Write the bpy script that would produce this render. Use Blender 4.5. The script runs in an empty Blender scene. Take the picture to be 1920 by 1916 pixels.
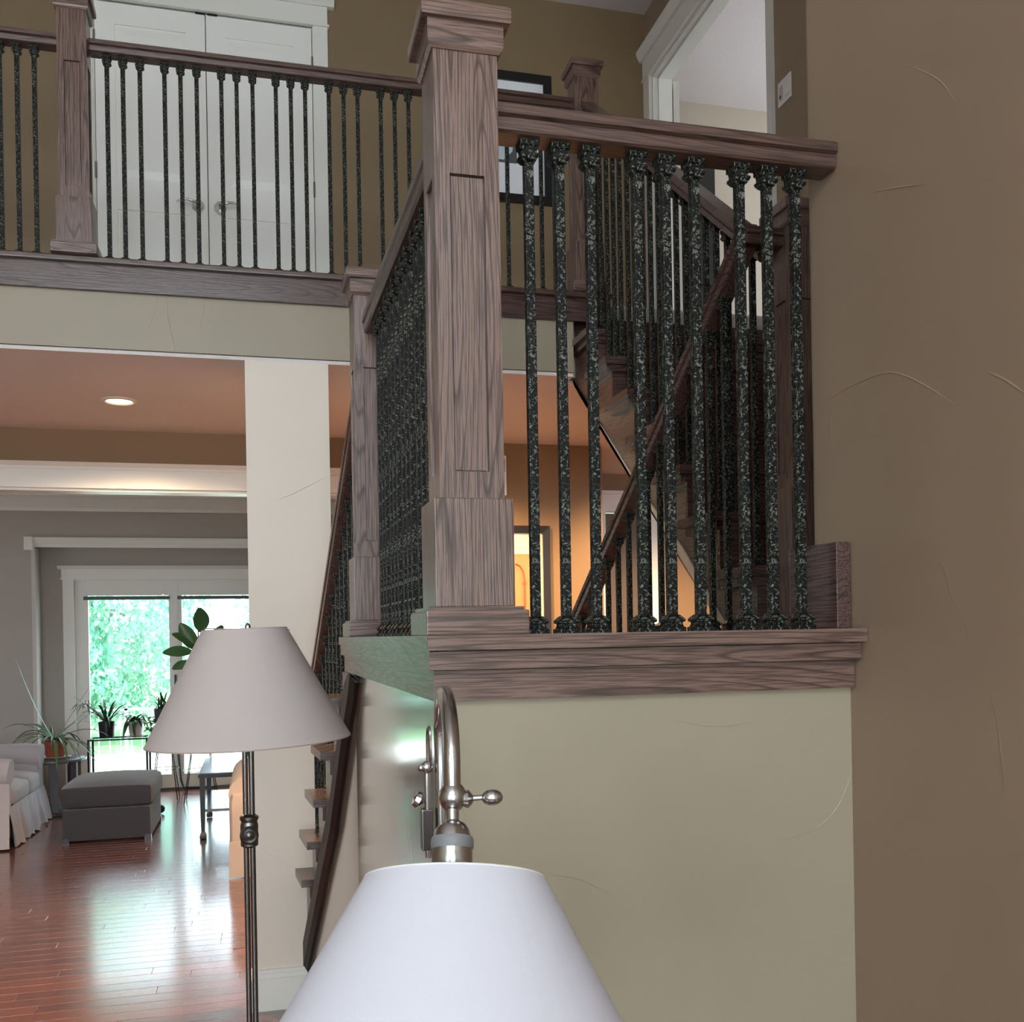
import bpy, bmesh, math, random
from mathutils import Vector, Matrix, Euler

random.seed(7)
S = bpy.context.scene
C = S.collection
R = math.radians

# ------------------------------------------------------------------ camera
F, PX, PY, TH, ROLL, EYE = 1850.0, 960.0, 1189.0, R(14.3), R(1.0), 1.56
cam = bpy.data.cameras.new('camera')
cam.sensor_fit = 'HORIZONTAL'
cam.sensor_width = 36.0
cam.lens = F / 1920 * 36
cam.shift_x = 0.0
cam.clip_start = 0.05
co = bpy.data.objects.new('camera', cam)
C.objects.link(co)
# image centre (960, 958); the optical axis sits at (960, 1189)
cam.shift_y = (PY - 958.0) / 1920.0
co.matrix_world = (Matrix.Translation((0, 0, EYE)) @ Matrix.Rotation(-TH, 4, 'Z')
                   @ Matrix.Rotation(R(90), 4, 'X') @ Matrix.Rotation(-ROLL, 4, 'Z'))
# rolling about the optical axis turns the shifted frame too: bring the axis back to (960, 1189)
cam.shift_x = 0.0
S.camera = co

# ------------------------------------------------------------------ view, world, daylight
S.view_settings.view_transform = 'Standard'
S.view_settings.look = 'None'
S.view_settings.gamma = 1.0
S.view_settings.use_curve_mapping = False
S.view_settings.exposure = 0.0

w = bpy.data.worlds.new('sky')
S.world = w
w.use_nodes = True
bg = w.node_tree.nodes['Background']
bg.inputs[0].default_value = (0.74, 0.87, 1.0, 1)
bg.inputs[1].default_value = 8.0

sun = bpy.data.lights.new('sun', 'SUN')
sun.energy = 13.0
sun.angle = R(0.6)
sun.color = (1.0, 0.96, 0.88)
so = bpy.data.objects.new('sun', sun)
C.objects.link(so)
so.rotation_euler = Vector((0.72, 0.42, -0.75)).to_track_quat('-Z', 'Y').to_euler()


def area(name, loc, direction, sx, sy, power, col=(1, 1, 1), portal=False):
    l = bpy.data.lights.new(name, 'AREA')
    l.shape = 'RECTANGLE'
    l.size, l.size_y = sx, sy
    l.energy = power
    l.color = col
    if portal:
        l.cycles.is_portal = True
    o = bpy.data.objects.new(name, l)
    C.objects.link(o)
    o.location = loc
    o.rotation_euler = Vector(direction).to_track_quat('-Z', 'Z').to_euler()
    return o


DAY = (0.97, 0.97, 1.0)
# daylight through the front windows (behind the viewpoint), the stair hall's high windows, the bedroom window
area('front_window_light', (-2.75, -3.05, 1.75), (0, 1, 0), 1.5, 1.9, 40, DAY)
area('front_window_light', (-0.35, -3.05, 1.75), (0, 1, 0), 1.5, 1.9, 40, DAY)
area('front_high_window_light', (-1.2, -3.05, 4.2), (0, 1, 0), 2.6, 1.5, 80, DAY)
area('bedroom_window_light', (5.15, 5.3, 4.5), (-1, 0, 0), 1.5, 1.3, 13, DAY)
area('living_window_portal', (-0.73, 10.95, 1.15), (0, -1, 0), 2.1, 2.1, 1, portal=True)
area('living_side_fill_light', (-4.0, 8.4, 1.6), (1, 0, 0), 1.6, 1.6, 20, DAY)  # added fill to brighten the living room; the left wall has no window


# ------------------------------------------------------------------ helpers
def lin(r, g, b):
    def f(c):
        c /= 255.0
        return c / 12.92 if c <= 0.04045 else ((c + 0.055) / 1.055) ** 2.4
    return (f(r), f(g), f(b), 1.0)


class MB:
    """collects shapes into one mesh"""
    def __init__(self):
        self.bm = bmesh.new()

    def box(self, x0, x1, y0, y1, z0, z1, bev=0.0):
        r = bmesh.ops.create_cube(self.bm, size=1.0)
        vs = r['verts']
        for v in vs:
            v.co = Vector(((x0 + x1) / 2 + v.co.x * (x1 - x0), (y0 + y1) / 2 + v.co.y * (y1 - y0), (z0 + z1) / 2 + v.co.z * (z1 - z0)))
        if bev > 0:
            es = list({e for v in vs for e in v.link_edges})
            bmesh.ops.bevel(self.bm, geom=es, offset=bev, segments=2, affect='EDGES', profile=0.6)
        return self

    def quad(self, *pts):
        self.bm.faces.new([self.bm.verts.new(p) for p in pts])
        return self

    def prism(self, poly, f0, f1):
        """poly: 2D points; f0/f1 map (a, b) to the 3D point of either end"""
        a = [self.bm.verts.new(f0(*p)) for p in poly]
        b = [self.bm.verts.new(f1(*p)) for p in poly]
        n = len(poly)
        for i in range(n):
            j = (i + 1) % n
            self.bm.faces.new((a[i], a[j], b[j], b[i]))
        self.bm.faces.new(a[::-1])
        self.bm.faces.new(b)
        return self

    def slab(self, poly, z0, z1):
        return self.prism(poly, lambda x, y: (x, y, z0), lambda x, y: (x, y, z1))

    def loft(self, rings, cap=True, closed=True):
        vr = [[self.bm.verts.new(p) for p in r] for r in rings]
        n = len(rings[0])
        for a, b in zip(vr, vr[1:]):
            for i in range(n if closed else n - 1):
                j = (i + 1) % n
                self.bm.faces.new((a[i], a[j], b[j], b[i]))
        if cap:
            self.bm.faces.new(vr[0][::-1])
            self.bm.faces.new(vr[-1])
        return self

    def lathe(self, prof, cx=0, cy=0, n=24, cap=True):
        """prof: (radius, z)"""
        rings = []
        for r, z in prof:
            rings.append([(cx + r * math.cos(2 * math.pi * i / n), cy + r * math.sin(2 * math.pi * i / n), z) for i in range(n)])
        return self.loft(rings, cap)

    def square(self, prof, cx=0, cy=0):
        """prof: (half width, z)"""
        return self.loft([[(cx - h, cy - h, z), (cx + h, cy - h, z), (cx + h, cy + h, z), (cx - h, cy + h, z)] for h, z in prof])

    def tube(self, pts, rad, n=10, sx=1.0, cap=True):
        pts = [Vector(p) for p in pts]
        rads = rad if isinstance(rad, (list, tuple)) else [rad] * len(pts)
        rings = []
        up = Vector((0, 0, 1))
        side = None
        for i, p in enumerate(pts):
            t = (pts[min(i + 1, len(pts) - 1)] - pts[max(i - 1, 0)]).normalized()
            if side is None:
                side = t.cross(up)
                if side.length < 1e-3:
                    side = t.cross(Vector((0, 1, 0)))
                side.normalize()
            else:
                side = (side - t * side.dot(t)).normalized()
            u = side.cross(t)
            rings.append([p + (side * math.cos(2 * math.pi * k / n) * sx + u * math.sin(2 * math.pi * k / n)) * rads[i] for k in range(n)])
        return self.loft(rings, cap)

    def ball(self, c, r, sx=1, sy=1, sz=1, n=14):
        res = bmesh.ops.create_uvsphere(self.bm, u_segments=n, v_segments=max(6, n // 2), radius=r)
        for v in res['verts']:
            v.co = Vector((c[0] + v.co.x * sx, c[1] + v.co.y * sy, c[2] + v.co.z * sz))
        return self

    def xf(self, m):
        bmesh.ops.transform(self.bm, matrix=m, verts=self.bm.verts)
        return self

    def mesh(self, name, smooth=False):
        bmesh.ops.recalc_face_normals(self.bm, faces=self.bm.faces)
        me = bpy.data.meshes.new(name)
        self.bm.to_mesh(me)
        self.bm.free()
        if smooth:
            for p in me.polygons:
                p.use_smooth = True
            try:
                me.set_sharp_from_angle(angle=R(40))
            except Exception:
                pass
        return me

    def build(self, name, mat, parent=None, smooth=False):
        return link(name, self.mesh(name, smooth), mat, parent)


def link(name, me, mat, parent=None, loc=None):
    o = bpy.data.objects.new(name, me)
    if mat is not None and not me.materials:
        me.materials.append(mat)
    C.objects.link(o)
    if parent:
        o.parent = parent
    if loc:
        o.location = loc
    return o


def B(x0, x1, y0, y1, z0, z1, bev=0.0):
    return MB().box(x0, x1, y0, y1, z0, z1, bev)


def thing(name, label, cat, loc=(0, 0, 0), group=None, rz=0):
    o = bpy.data.objects.new(name, None)
    C.objects.link(o)
    o.empty_display_size = 0.1
    o.location = loc
    o.rotation_euler = (0, 0, rz)
    o['label'] = label
    o['category'] = cat
    if group:
        o['group'] = group
    return o


def tag(o, label, cat, group=None):
    o['label'] = label
    o['category'] = cat
    if group:
        o['group'] = group
    return o


def struct(o, label=None, cat=None):
    o['kind'] = 'structure'
    if label:
        o['label'] = label
    if cat:
        o['category'] = cat
    return o


# ------------------------------------------------------------------ materials
def new_mat(name):
    m = bpy.data.materials.new(name)
    m.use_nodes = True
    nt = m.node_tree
    return m, nt, nt.nodes['Principled BSDF']


def N(nt, typ, **kw):
    n = nt.nodes.new(typ)
    for k, v in kw.items():
        setattr(n, k, v)
    return n


def plain(name, col, rough=0.5, metal=0.0, spec=0.5, bump=0.0, bscale=60.0, var=0.0, coat=0.0, sheen=0.0):
    m, nt, p = new_mat(name)
    p.inputs['Base Color'].default_value = col
    p.inputs['Roughness'].default_value = rough
    p.inputs['Metallic'].default_value = metal
    p.inputs['Specular IOR Level'].default_value = spec
    p.inputs['Coat Weight'].default_value = coat
    p.inputs['Sheen Weight'].default_value = sheen
    if bump or var:
        tc = N(nt, 'ShaderNodeTexCoord')
        nz = N(nt, 'ShaderNodeTexNoise')
        nz.inputs['Scale'].default_value = bscale
        nz.inputs['Detail'].default_value = 4
        nt.links.new(tc.outputs['Object'], nz.inputs['Vector'])
        if bump:
            b = N(nt, 'ShaderNodeBump')
            b.inputs['Strength'].default_value = bump
            b.inputs['Distance'].default_value = 0.004
            nt.links.new(nz.outputs['Fac'], b.inputs['Height'])
            nt.links.new(b.outputs['Normal'], p.inputs['Normal'])
        if var:
            mx = N(nt, 'ShaderNodeMix', data_type='RGBA')
            mx.inputs['A'].default_value = tuple(c * (1 - var) for c in col[:3]) + (1,)
            mx.inputs['B'].default_value = tuple(min(1, c * (1 + var)) for c in col[:3]) + (1,)
            nt.links.new(nz.outputs['Fac'], mx.inputs['Factor'])
            nt.links.new(mx.outputs['Result'], p.inputs['Base Color'])
    return m


def paint(name, col, rough=0.42, relief=0.25):
    """hand-trowelled wall paint: broad faint undulation plus fine orange peel"""
    m, nt, p = new_mat(name)
    p.inputs['Roughness'].default_value = rough
    tc = N(nt, 'ShaderNodeTexCoord')
    n1 = N(nt, 'ShaderNodeTexNoise'); n1.inputs['Scale'].default_value = 2.2; n1.inputs['Detail'].default_value = 3; n1.inputs['Distortion'].default_value = 0.6
    n2 = N(nt, 'ShaderNodeTexNoise'); n2.inputs['Scale'].default_value = 160; n2.inputs['Detail'].default_value = 2
    v = N(nt, 'ShaderNodeTexNoise'); v.inputs['Scale'].default_value = 1.1; v.inputs['Detail'].default_value = 2; v.inputs['Distortion'].default_value = 1.5
    for n in (n1, n2, v):
        nt.links.new(tc.outputs['Object'], n.inputs['Vector'])
    # thin trowel ridges where a warped noise crosses one level
    sub = N(nt, 'ShaderNodeMath', operation='SUBTRACT'); sub.inputs[1].default_value = 0.56
    ab = N(nt, 'ShaderNodeMath', operation='ABSOLUTE')
    mr = N(nt, 'ShaderNodeMapRange'); mr.inputs['From Min'].default_value = 0.0; mr.inputs['From Max'].default_value = 0.0045
    mr.inputs['To Min'].default_value = 1.0; mr.inputs['To Max'].default_value = 0.0
    nt.links.new(v.outputs['Fac'], sub.inputs[0]); nt.links.new(sub.outputs[0], ab.inputs[0]); nt.links.new(ab.outputs[0], mr.inputs['Value'])
    gate = N(nt, 'ShaderNodeMapRange'); gate.inputs['From Min'].default_value = 0.52; gate.inputs['From Max'].default_value = 0.62
    nt.links.new(n1.outputs['Fac'], gate.inputs['Value'])
    mu = N(nt, 'ShaderNodeMath', operation='MULTIPLY')
    nt.links.new(mr.outputs['Result'], mu.inputs[0]); nt.links.new(gate.outputs['Result'], mu.inputs[1])
    a1 = N(nt, 'ShaderNodeMath', operation='MULTIPLY_ADD'); a1.inputs[1].default_value = 0.05
    nt.links.new(n2.outputs['Fac'], a1.inputs[0]); nt.links.new(n1.outputs['Fac'], a1.inputs[2])
    a2 = N(nt, 'ShaderNodeMath', operation='MULTIPLY_ADD'); a2.inputs[1].default_value = 0.35
    nt.links.new(mu.outputs[0], a2.inputs[0]); nt.links.new(a1.outputs[0], a2.inputs[2])
    b = N(nt, 'ShaderNodeBump'); b.inputs['Strength'].default_value = relief; b.inputs['Distance'].default_value = 0.01
    nt.links.new(a2.outputs[0], b.inputs['Height']); nt.links.new(b.outputs['Normal'], p.inputs['Normal'])
    mx = N(nt, 'ShaderNodeMix', data_type='RGBA')
    mx.inputs['A'].default_value = tuple(c * 0.94 for c in col[:3]) + (1,)
    mx.inputs['B'].default_value = tuple(min(1, c * 1.06) for c in col[:3]) + (1,)
    nt.links.new(n1.outputs['Fac'], mx.inputs['Factor']); nt.links.new(mx.outputs['Result'], p.inputs['Base Color'])
    return m


def wood(name, axis, light, dark, mid, rough=0.33, ring=30.0, coat=0.25):
    """stained oak, grain along axis 0/1/2 of the object"""
    m, nt, p = new_mat(name)
    tc = N(nt, 'ShaderNodeTexCoord')
    oi = N(nt, 'ShaderNodeObjectInfo')
    off = N(nt, 'ShaderNodeMath', operation='MULTIPLY'); off.inputs[1].default_value = 37.0
    nt.links.new(oi.outputs['Random'], off.inputs[0])
    add = N(nt, 'ShaderNodeVectorMath', operation='ADD')
    nt.links.new(tc.outputs['Object'], add.inputs[0]); nt.links.new(off.outputs[0], add.inputs[1])
    # broad figure
    mp = N(nt, 'ShaderNodeMapping'); sc = [1.0, 1.0, 1.0]; sc[axis] = 0.055
    mp.inputs['Scale'].default_value = sc
    nt.links.new(add.outputs[0], mp.inputs['Vector'])
    n1 = N(nt, 'ShaderNodeTexNoise'); n1.inputs['Scale'].default_value = 9.0; n1.inputs['Detail'].default_value = 1.5; n1.inputs['Roughness'].default_value = 0.4
    nt.links.new(mp.outputs[0], n1.inputs['Vector'])
    mu = N(nt, 'ShaderNodeMath', operation='MULTIPLY'); mu.inputs[1].default_value = ring
    nt.links.new(n1.outputs['Fac'], mu.inputs[0])
    fr = N(nt, 'ShaderNodeMath', operation='FRACT')
    nt.links.new(mu.outputs[0], fr.inputs[0])
    # fine pores
    mp2 = N(nt, 'ShaderNodeMapping'); sc2 = [1.0, 1.0, 1.0]; sc2[axis] = 0.035
    mp2.inputs['Scale'].default_value = sc2
    nt.links.new(add.outputs[0], mp2.inputs['Vector'])
    n2 = N(nt, 'ShaderNodeTexNoise'); n2.inputs['Scale'].default_value = 330.0; n2.inputs['Detail'].default_value = 3
    nt.links.new(mp2.outputs[0], n2.inputs['Vector'])
    # dark line at the end of each ring, broken up by the pores
    rl = N(nt, 'ShaderNodeValToRGB')
    e = rl.color_ramp.elements
    e[0].position = 0.0; e[0].color = (0.45, 0.45, 0.45, 1)
    e[1].position = 0.10; e[1].color = (1, 1, 1, 1)
    k = rl.color_ramp.elements.new(0.80); k.color = (0.9, 0.9, 0.9, 1)
    k = rl.color_ramp.elements.new(0.98); k.color = (0.3, 0.3, 0.3, 1)
    nt.links.new(fr.outputs[0], rl.inputs['Fac'])
    pr = N(nt, 'ShaderNodeMapRange'); pr.inputs['From Min'].default_value = 0.36; pr.inputs['From Max'].default_value = 0.56
    pr.inputs['To Min'].default_value = 0.45; pr.inputs['To Max'].default_value = 1.0
    nt.links.new(n2.outputs['Fac'], pr.inputs['Value'])
    mm = N(nt, 'ShaderNodeMath', operation='MULTIPLY')
    nt.links.new(rl.outputs['Color'], mm.inputs[0]); nt.links.new(pr.outputs['Result'], mm.inputs[1])
    cr = N(nt, 'ShaderNodeValToRGB')
    cr.color_ramp.elements[0].position = 0.05; cr.color_ramp.elements[0].color = dark
    cr.color_ramp.elements[1].position = 0.95; cr.color_ramp.elements[1].color = light
    q = cr.color_ramp.elements.new(0.55); q.color = mid
    nt.links.new(mm.outputs[0], cr.inputs['Fac'])
    nt.links.new(cr.outputs['Color'], p.inputs['Base Color'])
    b = N(nt, 'ShaderNodeBump'); b.inputs['Strength'].default_value = 0.25; b.inputs['Distance'].default_value = 0.0012
    nt.links.new(mm.outputs[0], b.inputs['Height']); nt.links.new(b.outputs['Normal'], p.inputs['Normal'])
    p.inputs['Roughness'].default_value = rough
    p.inputs['Coat Weight'].default_value = coat
    p.inputs['Coat Roughness'].default_value = 0.22
    return m


WL, WM, WD = lin(119, 95, 84), lin(89, 68, 59), lin(44, 31, 28)
WOOD = [wood('stained_oak_%s' % 'xyz'[i], i, WL, WD, WM) for i in range(3)]
WDARK = [wood('dark_stained_oak_%s' % 'xyz'[i], i, lin(90, 67, 61), lin(36, 26, 24), lin(70, 51, 46), rough=0.27) for i in range(3)]
WRAIL = [wood('handrail_oak_%s' % 'xyz'[i], i, lin(92, 68, 58), lin(38, 27, 24), lin(72, 52, 45)) for i in range(3)]
OLIVEGLOSS = paint('satin_olive_paint', lin(136, 120, 106), 0.15, 0.05)
OLIVEGLOSS.node_tree.nodes['Principled BSDF'].inputs['Coat Weight'].default_value = 0.8
OLIVEGLOSS.node_tree.nodes['Principled BSDF'].inputs['Coat Roughness'].default_value = 0.1
UPPER = paint('upper_hall_paint', lin(126, 105, 77), 0.5)
OLIVE = paint('olive_greige_paint', lin(154, 143, 122))
TAUPE = paint('taupe_paint', lin(148, 126, 105))
HALL = paint('hall_paint', lin(138, 106, 70), 0.5)
CREAM = paint('cream_paint', lin(226, 213, 197), 0.45)
GREIGE = plain('living_room_paint', lin(168, 160, 150), 0.5, var=0.04, bscale=2)
CEIL = plain('ceiling_texture', lin(214, 205, 202), 0.8, bump=0.6, bscale=130)
HALLCEIL = plain('hall_ceiling_texture', lin(226, 218, 214), 0.8, bump=0.7, bscale=150)
WHITE = plain('white_trim_enamel', lin(226, 223, 214), 0.34)
DOORW = plain('white_door_enamel', lin(236, 233, 226), 0.38)
CARPET = plain('pale_carpet', lin(196, 190, 186), 0.95, bump=1.0, bscale=260, var=0.15)
NICKEL = plain('brushed_nickel', lin(190, 189, 188), 0.22, metal=1.0)
DARKNICKEL = plain('aged_nickel', lin(122, 120, 119), 0.3, metal=1.0)
SATIN = plain('satin_chrome', lin(170, 166, 160), 0.25, metal=1.0)
BLACK = plain('black_lacquer', lin(20, 19, 19), 0.35)
BLACKMET = plain('black_metal', lin(24, 25, 28), 0.35, metal=0.4)
GREYFAB = plain('charcoal_upholstery', lin(50, 52, 61), 0.9, bump=0.5, bscale=400, var=0.1, sheen=0.25)
SLIP = plain('pale_slipcover', lin(168, 166, 174), 0.9, bump=0.5, bscale=220, var=0.06, sheen=0.1)
TAN = plain('tan_slipcover', lin(178, 160, 150), 0.9, bump=0.4, bscale=220, var=0.06)
TERRA = plain('terracotta', lin(158, 84, 60), 0.8, var=0.12, bscale=30)
PINKPOT = plain('pale_ceramic', lin(196, 178, 178), 0.35)
DARKPOT = plain('dark_glazed_pot', lin(34, 32, 40), 0.3)
SLATEPOT = plain('slate_pot', lin(70, 68, 76), 0.5)
SOIL = plain('soil', lin(52, 40, 32), 1.0)
LEAF = plain('strap_leaf', lin(86, 122, 78), 0.45, var=0.25, bscale=25)
LEAFD = plain('dark_leaf', lin(48, 84, 44), 0.4, var=0.25, bscale=25)
RUBBER = plain('rubber_plant_leaf', lin(78, 116, 66), 0.3, var=0.2, bscale=20)
STEM = plain('plant_stem', lin(90, 84, 60), 0.7)
BARK = plain('bark', lin(92, 78, 66), 0.95, bump=0.8, bscale=30)
DECK = plain('patio_concrete', lin(212, 208, 200), 0.8, var=0.08, bscale=3)
PLASTIC = plain('white_plastic', lin(232, 226, 220), 0.35)
TABLETOP = plain('side_table_top', lin(70, 66, 72), 0.18)
RUBBERB = plain('black_cable', lin(18, 18, 20), 0.5)
GRASS = plain('lawn', lin(92, 140, 80), 0.95, var=0.2, bscale=8)


def iron():
    m, nt, p = new_mat('hammered_black_iron')
    tc = N(nt, 'ShaderNodeTexCoord')
    v = N(nt, 'ShaderNodeTexNoise'); v.inputs['Scale'].default_value = 170; v.inputs['Detail'].default_value = 1.5; v.inputs['Distortion'].default_value = 1.2
    nt.links.new(tc.outputs['Object'], v.inputs['Vector'])
    r = N(nt, 'ShaderNodeValToRGB')
    r.color_ramp.elements[0].position = 0.55; r.color_ramp.elements[0].color = lin(6, 7, 6)
    r.color_ramp.elements[1].position = 0.64; r.color_ramp.elements[1].color = lin(104, 107, 96)
    nt.links.new(v.outputs['Fac'], r.inputs['Fac'])
    nt.links.new(r.outputs['Color'], p.inputs['Base Color'])
    b = N(nt, 'ShaderNodeBump'); b.inputs['Strength'].default_value = 0.9; b.inputs['Distance'].default_value = 0.002
    nt.links.new(v.outputs['Fac'], b.inputs['Height']); nt.links.new(b.outputs['Normal'], p.inputs['Normal'])
    p.inputs['Roughness'].default_value = 0.5
    p.inputs['Metallic'].default_value = 0.0
    p.inputs['Specular IOR Level'].default_value = 0.22
    return m


IRON = iron()


def floorboards():
    m = wood('red_brown_floor_oak', 0, lin(112, 62, 46), lin(54, 28, 22), lin(90, 47, 35), rough=0.24, ring=20, coat=1.0)
    nt = m.node_tree
    p = nt.nodes['Principled BSDF']
    p.inputs['Coat Roughness'].default_value = 0.16
    # boards differ a little in tone
    src = p.inputs['Base Color'].links[0].from_socket
    oi = N(nt, 'ShaderNodeObjectInfo')
    hs = N(nt, 'ShaderNodeHueSaturation')
    mr = N(nt, 'ShaderNodeMapRange'); mr.inputs['To Min'].default_value = 0.75; mr.inputs['To Max'].default_value = 1.25
    nt.links.new(oi.outputs['Random'], mr.inputs['Value'])
    nt.links.new(mr.outputs['Result'], hs.inputs['Value'])
    nt.links.new(src, hs.inputs['Color'])
    nt.links.new(hs.outputs['Color'], p.inputs['Base Color'])
    return m


FLOOR = floorboards()


def fabric_shade(name, col):
    m, nt, p = new_mat(name)
    out = nt.nodes['Material Output']
    tr = N(nt, 'ShaderNodeBsdfTranslucent'); tr.inputs['Color'].default_value = col
    p.inputs['Base Color'].default_value = col
    p.inputs['Roughness'].default_value = 0.9
    p.inputs['Specular IOR Level'].default_value = 0.2
    tc = N(nt, 'ShaderNodeTexCoord')
    nz = N(nt, 'ShaderNodeTexNoise'); nz.inputs['Scale'].default_value = 900
    nt.links.new(tc.outputs['Object'], nz.inputs['Vector'])
    b = N(nt, 'ShaderNodeBump'); b.inputs['Strength'].default_value = 0.15; b.inputs['Distance'].default_value = 0.001
    nt.links.new(nz.outputs['Fac'], b.inputs['Height']); nt.links.new(b.outputs['Normal'], p.inputs['Normal'])
    mx = N(nt, 'ShaderNodeMixShader'); mx.inputs[0].default_value = 0.3
    nt.links.new(p.outputs[0], mx.inputs[1]); nt.links.new(tr.outputs[0], mx.inputs[2]); nt.links.new(mx.outputs[0], out.inputs['Surface'])
    return m


SHADE = fabric_shade('white_linen_shade', lin(228, 227, 234))
SHADE2 = fabric_shade('ivory_linen_shade', lin(206, 195, 190))


def glass():
    m = bpy.data.materials.new('clear_pane')
    m.use_nodes = True
    nt = m.node_tree
    nt.nodes.remove(nt.nodes['Principled BSDF'])
    out = nt.nodes['Material Output']
    t = N(nt, 'ShaderNodeBsdfTransparent'); t.inputs['Color'].default_value = (0.95, 0.985, 0.97, 1)
    g = N(nt, 'ShaderNodeBsdfGlossy'); g.inputs['Roughness'].default_value = 0.02
    mx = N(nt, 'ShaderNodeMixShader'); mx.inputs[0].default_value = 0.012
    nt.links.new(t.outputs[0], mx.inputs[1]); nt.links.new(g.outputs[0], mx.inputs[2]); nt.links.new(mx.outputs[0], out.inputs['Surface'])
    return m


GLASS = glass()


def emit(name, col, s):
    m = bpy.data.materials.new(name)
    m.use_nodes = True
    nt = m.node_tree
    nt.nodes.remove(nt.nodes['Principled BSDF'])
    e = N(nt, 'ShaderNodeEmission'); e.inputs[0].default_value = col; e.inputs[1].default_value = s
    nt.links.new(e.outputs[0], nt.nodes['Material Output'].inputs['Surface'])
    return m


BULB = emit('warm_lamp_lens', (1.0, 0.80, 0.52, 1), 9.0)


def leafmat():
    m, nt, p = new_mat('sunlit_foliage')
    out = nt.nodes['Material Output']
    oi = N(nt, 'ShaderNodeTexCoord')
    nz = N(nt, 'ShaderNodeTexNoise'); nz.inputs['Scale'].default_value = 2.2
    nt.links.new(oi.outputs['Object'], nz.inputs['Vector'])
    r = N(nt, 'ShaderNodeValToRGB')
    r.color_ramp.elements[0].position = 0.35; r.color_ramp.elements[0].color = lin(112, 178, 158)
    r.color_ramp.elements[1].position = 0.65; r.color_ramp.elements[1].color = lin(186, 214, 192)
    nt.links.new(nz.outputs['Fac'], r.inputs['Fac'])
    nt.links.new(r.outputs['Color'], p.inputs['Base Color'])
    tr = N(nt, 'ShaderNodeBsdfTranslucent'); nt.links.new(r.outputs['Color'], tr.inputs['Color'])
    mx = N(nt, 'ShaderNodeMixShader'); mx.inputs[0].default_value = 0.45
    nt.links.new(p.outputs[0], mx.inputs[1]); nt.links.new(tr.outputs[0], mx.inputs[2]); nt.links.new(mx.outputs[0], out.inputs['Surface'])
    p.inputs['Roughness'].default_value = 0.6
    return m


FOLIAGE = leafmat()

# ================================================================== THE SETTING
L = 1.56          # stair landing
BAL = 3.08        # balcony floor
HC = 2.743        # ground floor ceiling
TOP = 5.48        # upper ceiling
XW = 1.074        # wall beside the landing
YB = 5.85         # back wall
XU = 2.43         # stair side wall

# --- floor: subfloor slab + the boards that can be told apart
fl = struct(B(-4.3, 4.4, -3.3, 10.97, -0.15, -0.004).build('floor', FLOOR))
bw = 0.094
rng = random.Random(3)
plank_meshes = {}
row = 0
y = 3.30
while y < 8.6 and row < 62:
    x = -3.05 - rng.random() * 1.1
    while x < 0.16:
        ln = rng.choice((0.7, 0.95, 1.2, 1.5))
        x1 = x + ln
        if y > 4.2 and y < 4.5:
            pass
        key = ln
        if key not in plank_meshes:
            plank_meshes[key] = B(0, ln - 0.0025, 0, bw - 0.0022, -0.004, 0.0, 0.0009).mesh('plank')
            plank_meshes[key].materials.append(FLOOR)
        xa = x
        if x1 <= 1.3:
            # boards stop short of the stair side wall
            if x1 > 0.16 and 1.5 < y < 4.6:
                me = B(0, 0.155 - xa, 0, bw - 0.0022, -0.004, 0.0, 0.0009).mesh('plank') if 0.155 - xa > 0.02 else None
                if me:
                    me.materials.append(FLOOR)
            else:
                me = plank_meshes[key]
            if me:
                link('plank', me, FLOOR, fl, (xa, y, 0))
        x = x1
    y += bw
    row += 1

# --- upper storey shell
struct(B(-4.3, 4.4, -3.3, YB + 0.15, TOP, TOP + 0.12).build('ceiling', CEIL))
wb = MB()
wb.box(-4.3, -0.86, YB, YB + 0.12, BAL, TOP)
wb.box(0.37, 2.6, YB, YB + 0.12, BAL, TOP)
wb.box(-0.86, 0.37, YB, YB + 0.12, 5.13, TOP)
struct(wb.build('wall_back', UPPER))
# unseen panel added behind the double doors to stop light at their seam
struct(B(-0.95, 0.45, YB + 0.121, YB + 0.18, BAL, TOP).build('wall_light_block', OLIVE))
# stair side wall with the bedroom doorway
ws = MB()
ws.box(XU, XU + 0.11, 1.78, 4.30, 0, TOP)
ws.box(XU, XU + 0.11, 4.30, 5.75, 5.04, TOP)
ws.box(XU, XU + 0.11, 5.75, YB, HC, TOP)
struct(ws.build('wall_stair', TAUPE))
# tall wall right of the landing, rounded end
wr = MB()
wr.prism([(XW, -3.3), (XW + 0.18, -3.3), (XW + 0.18, 1.775)] +
         [(XW + 0.025 - 0.025 * math.sin(a), 1.75 + 0.025 * math.cos(a)) for a in [R(q) for q in (0, 22, 45, 68, 90)]],
         lambda x, y: (x, y, -0.004), lambda x, y: (x, y, TOP))
struct(wr.build('wall_right', TAUPE, smooth=True))
struct(B(XW + 0.18, XU, 1.64, 1.775, 0, TOP).build('wall_stairwell', TAUPE))
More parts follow.
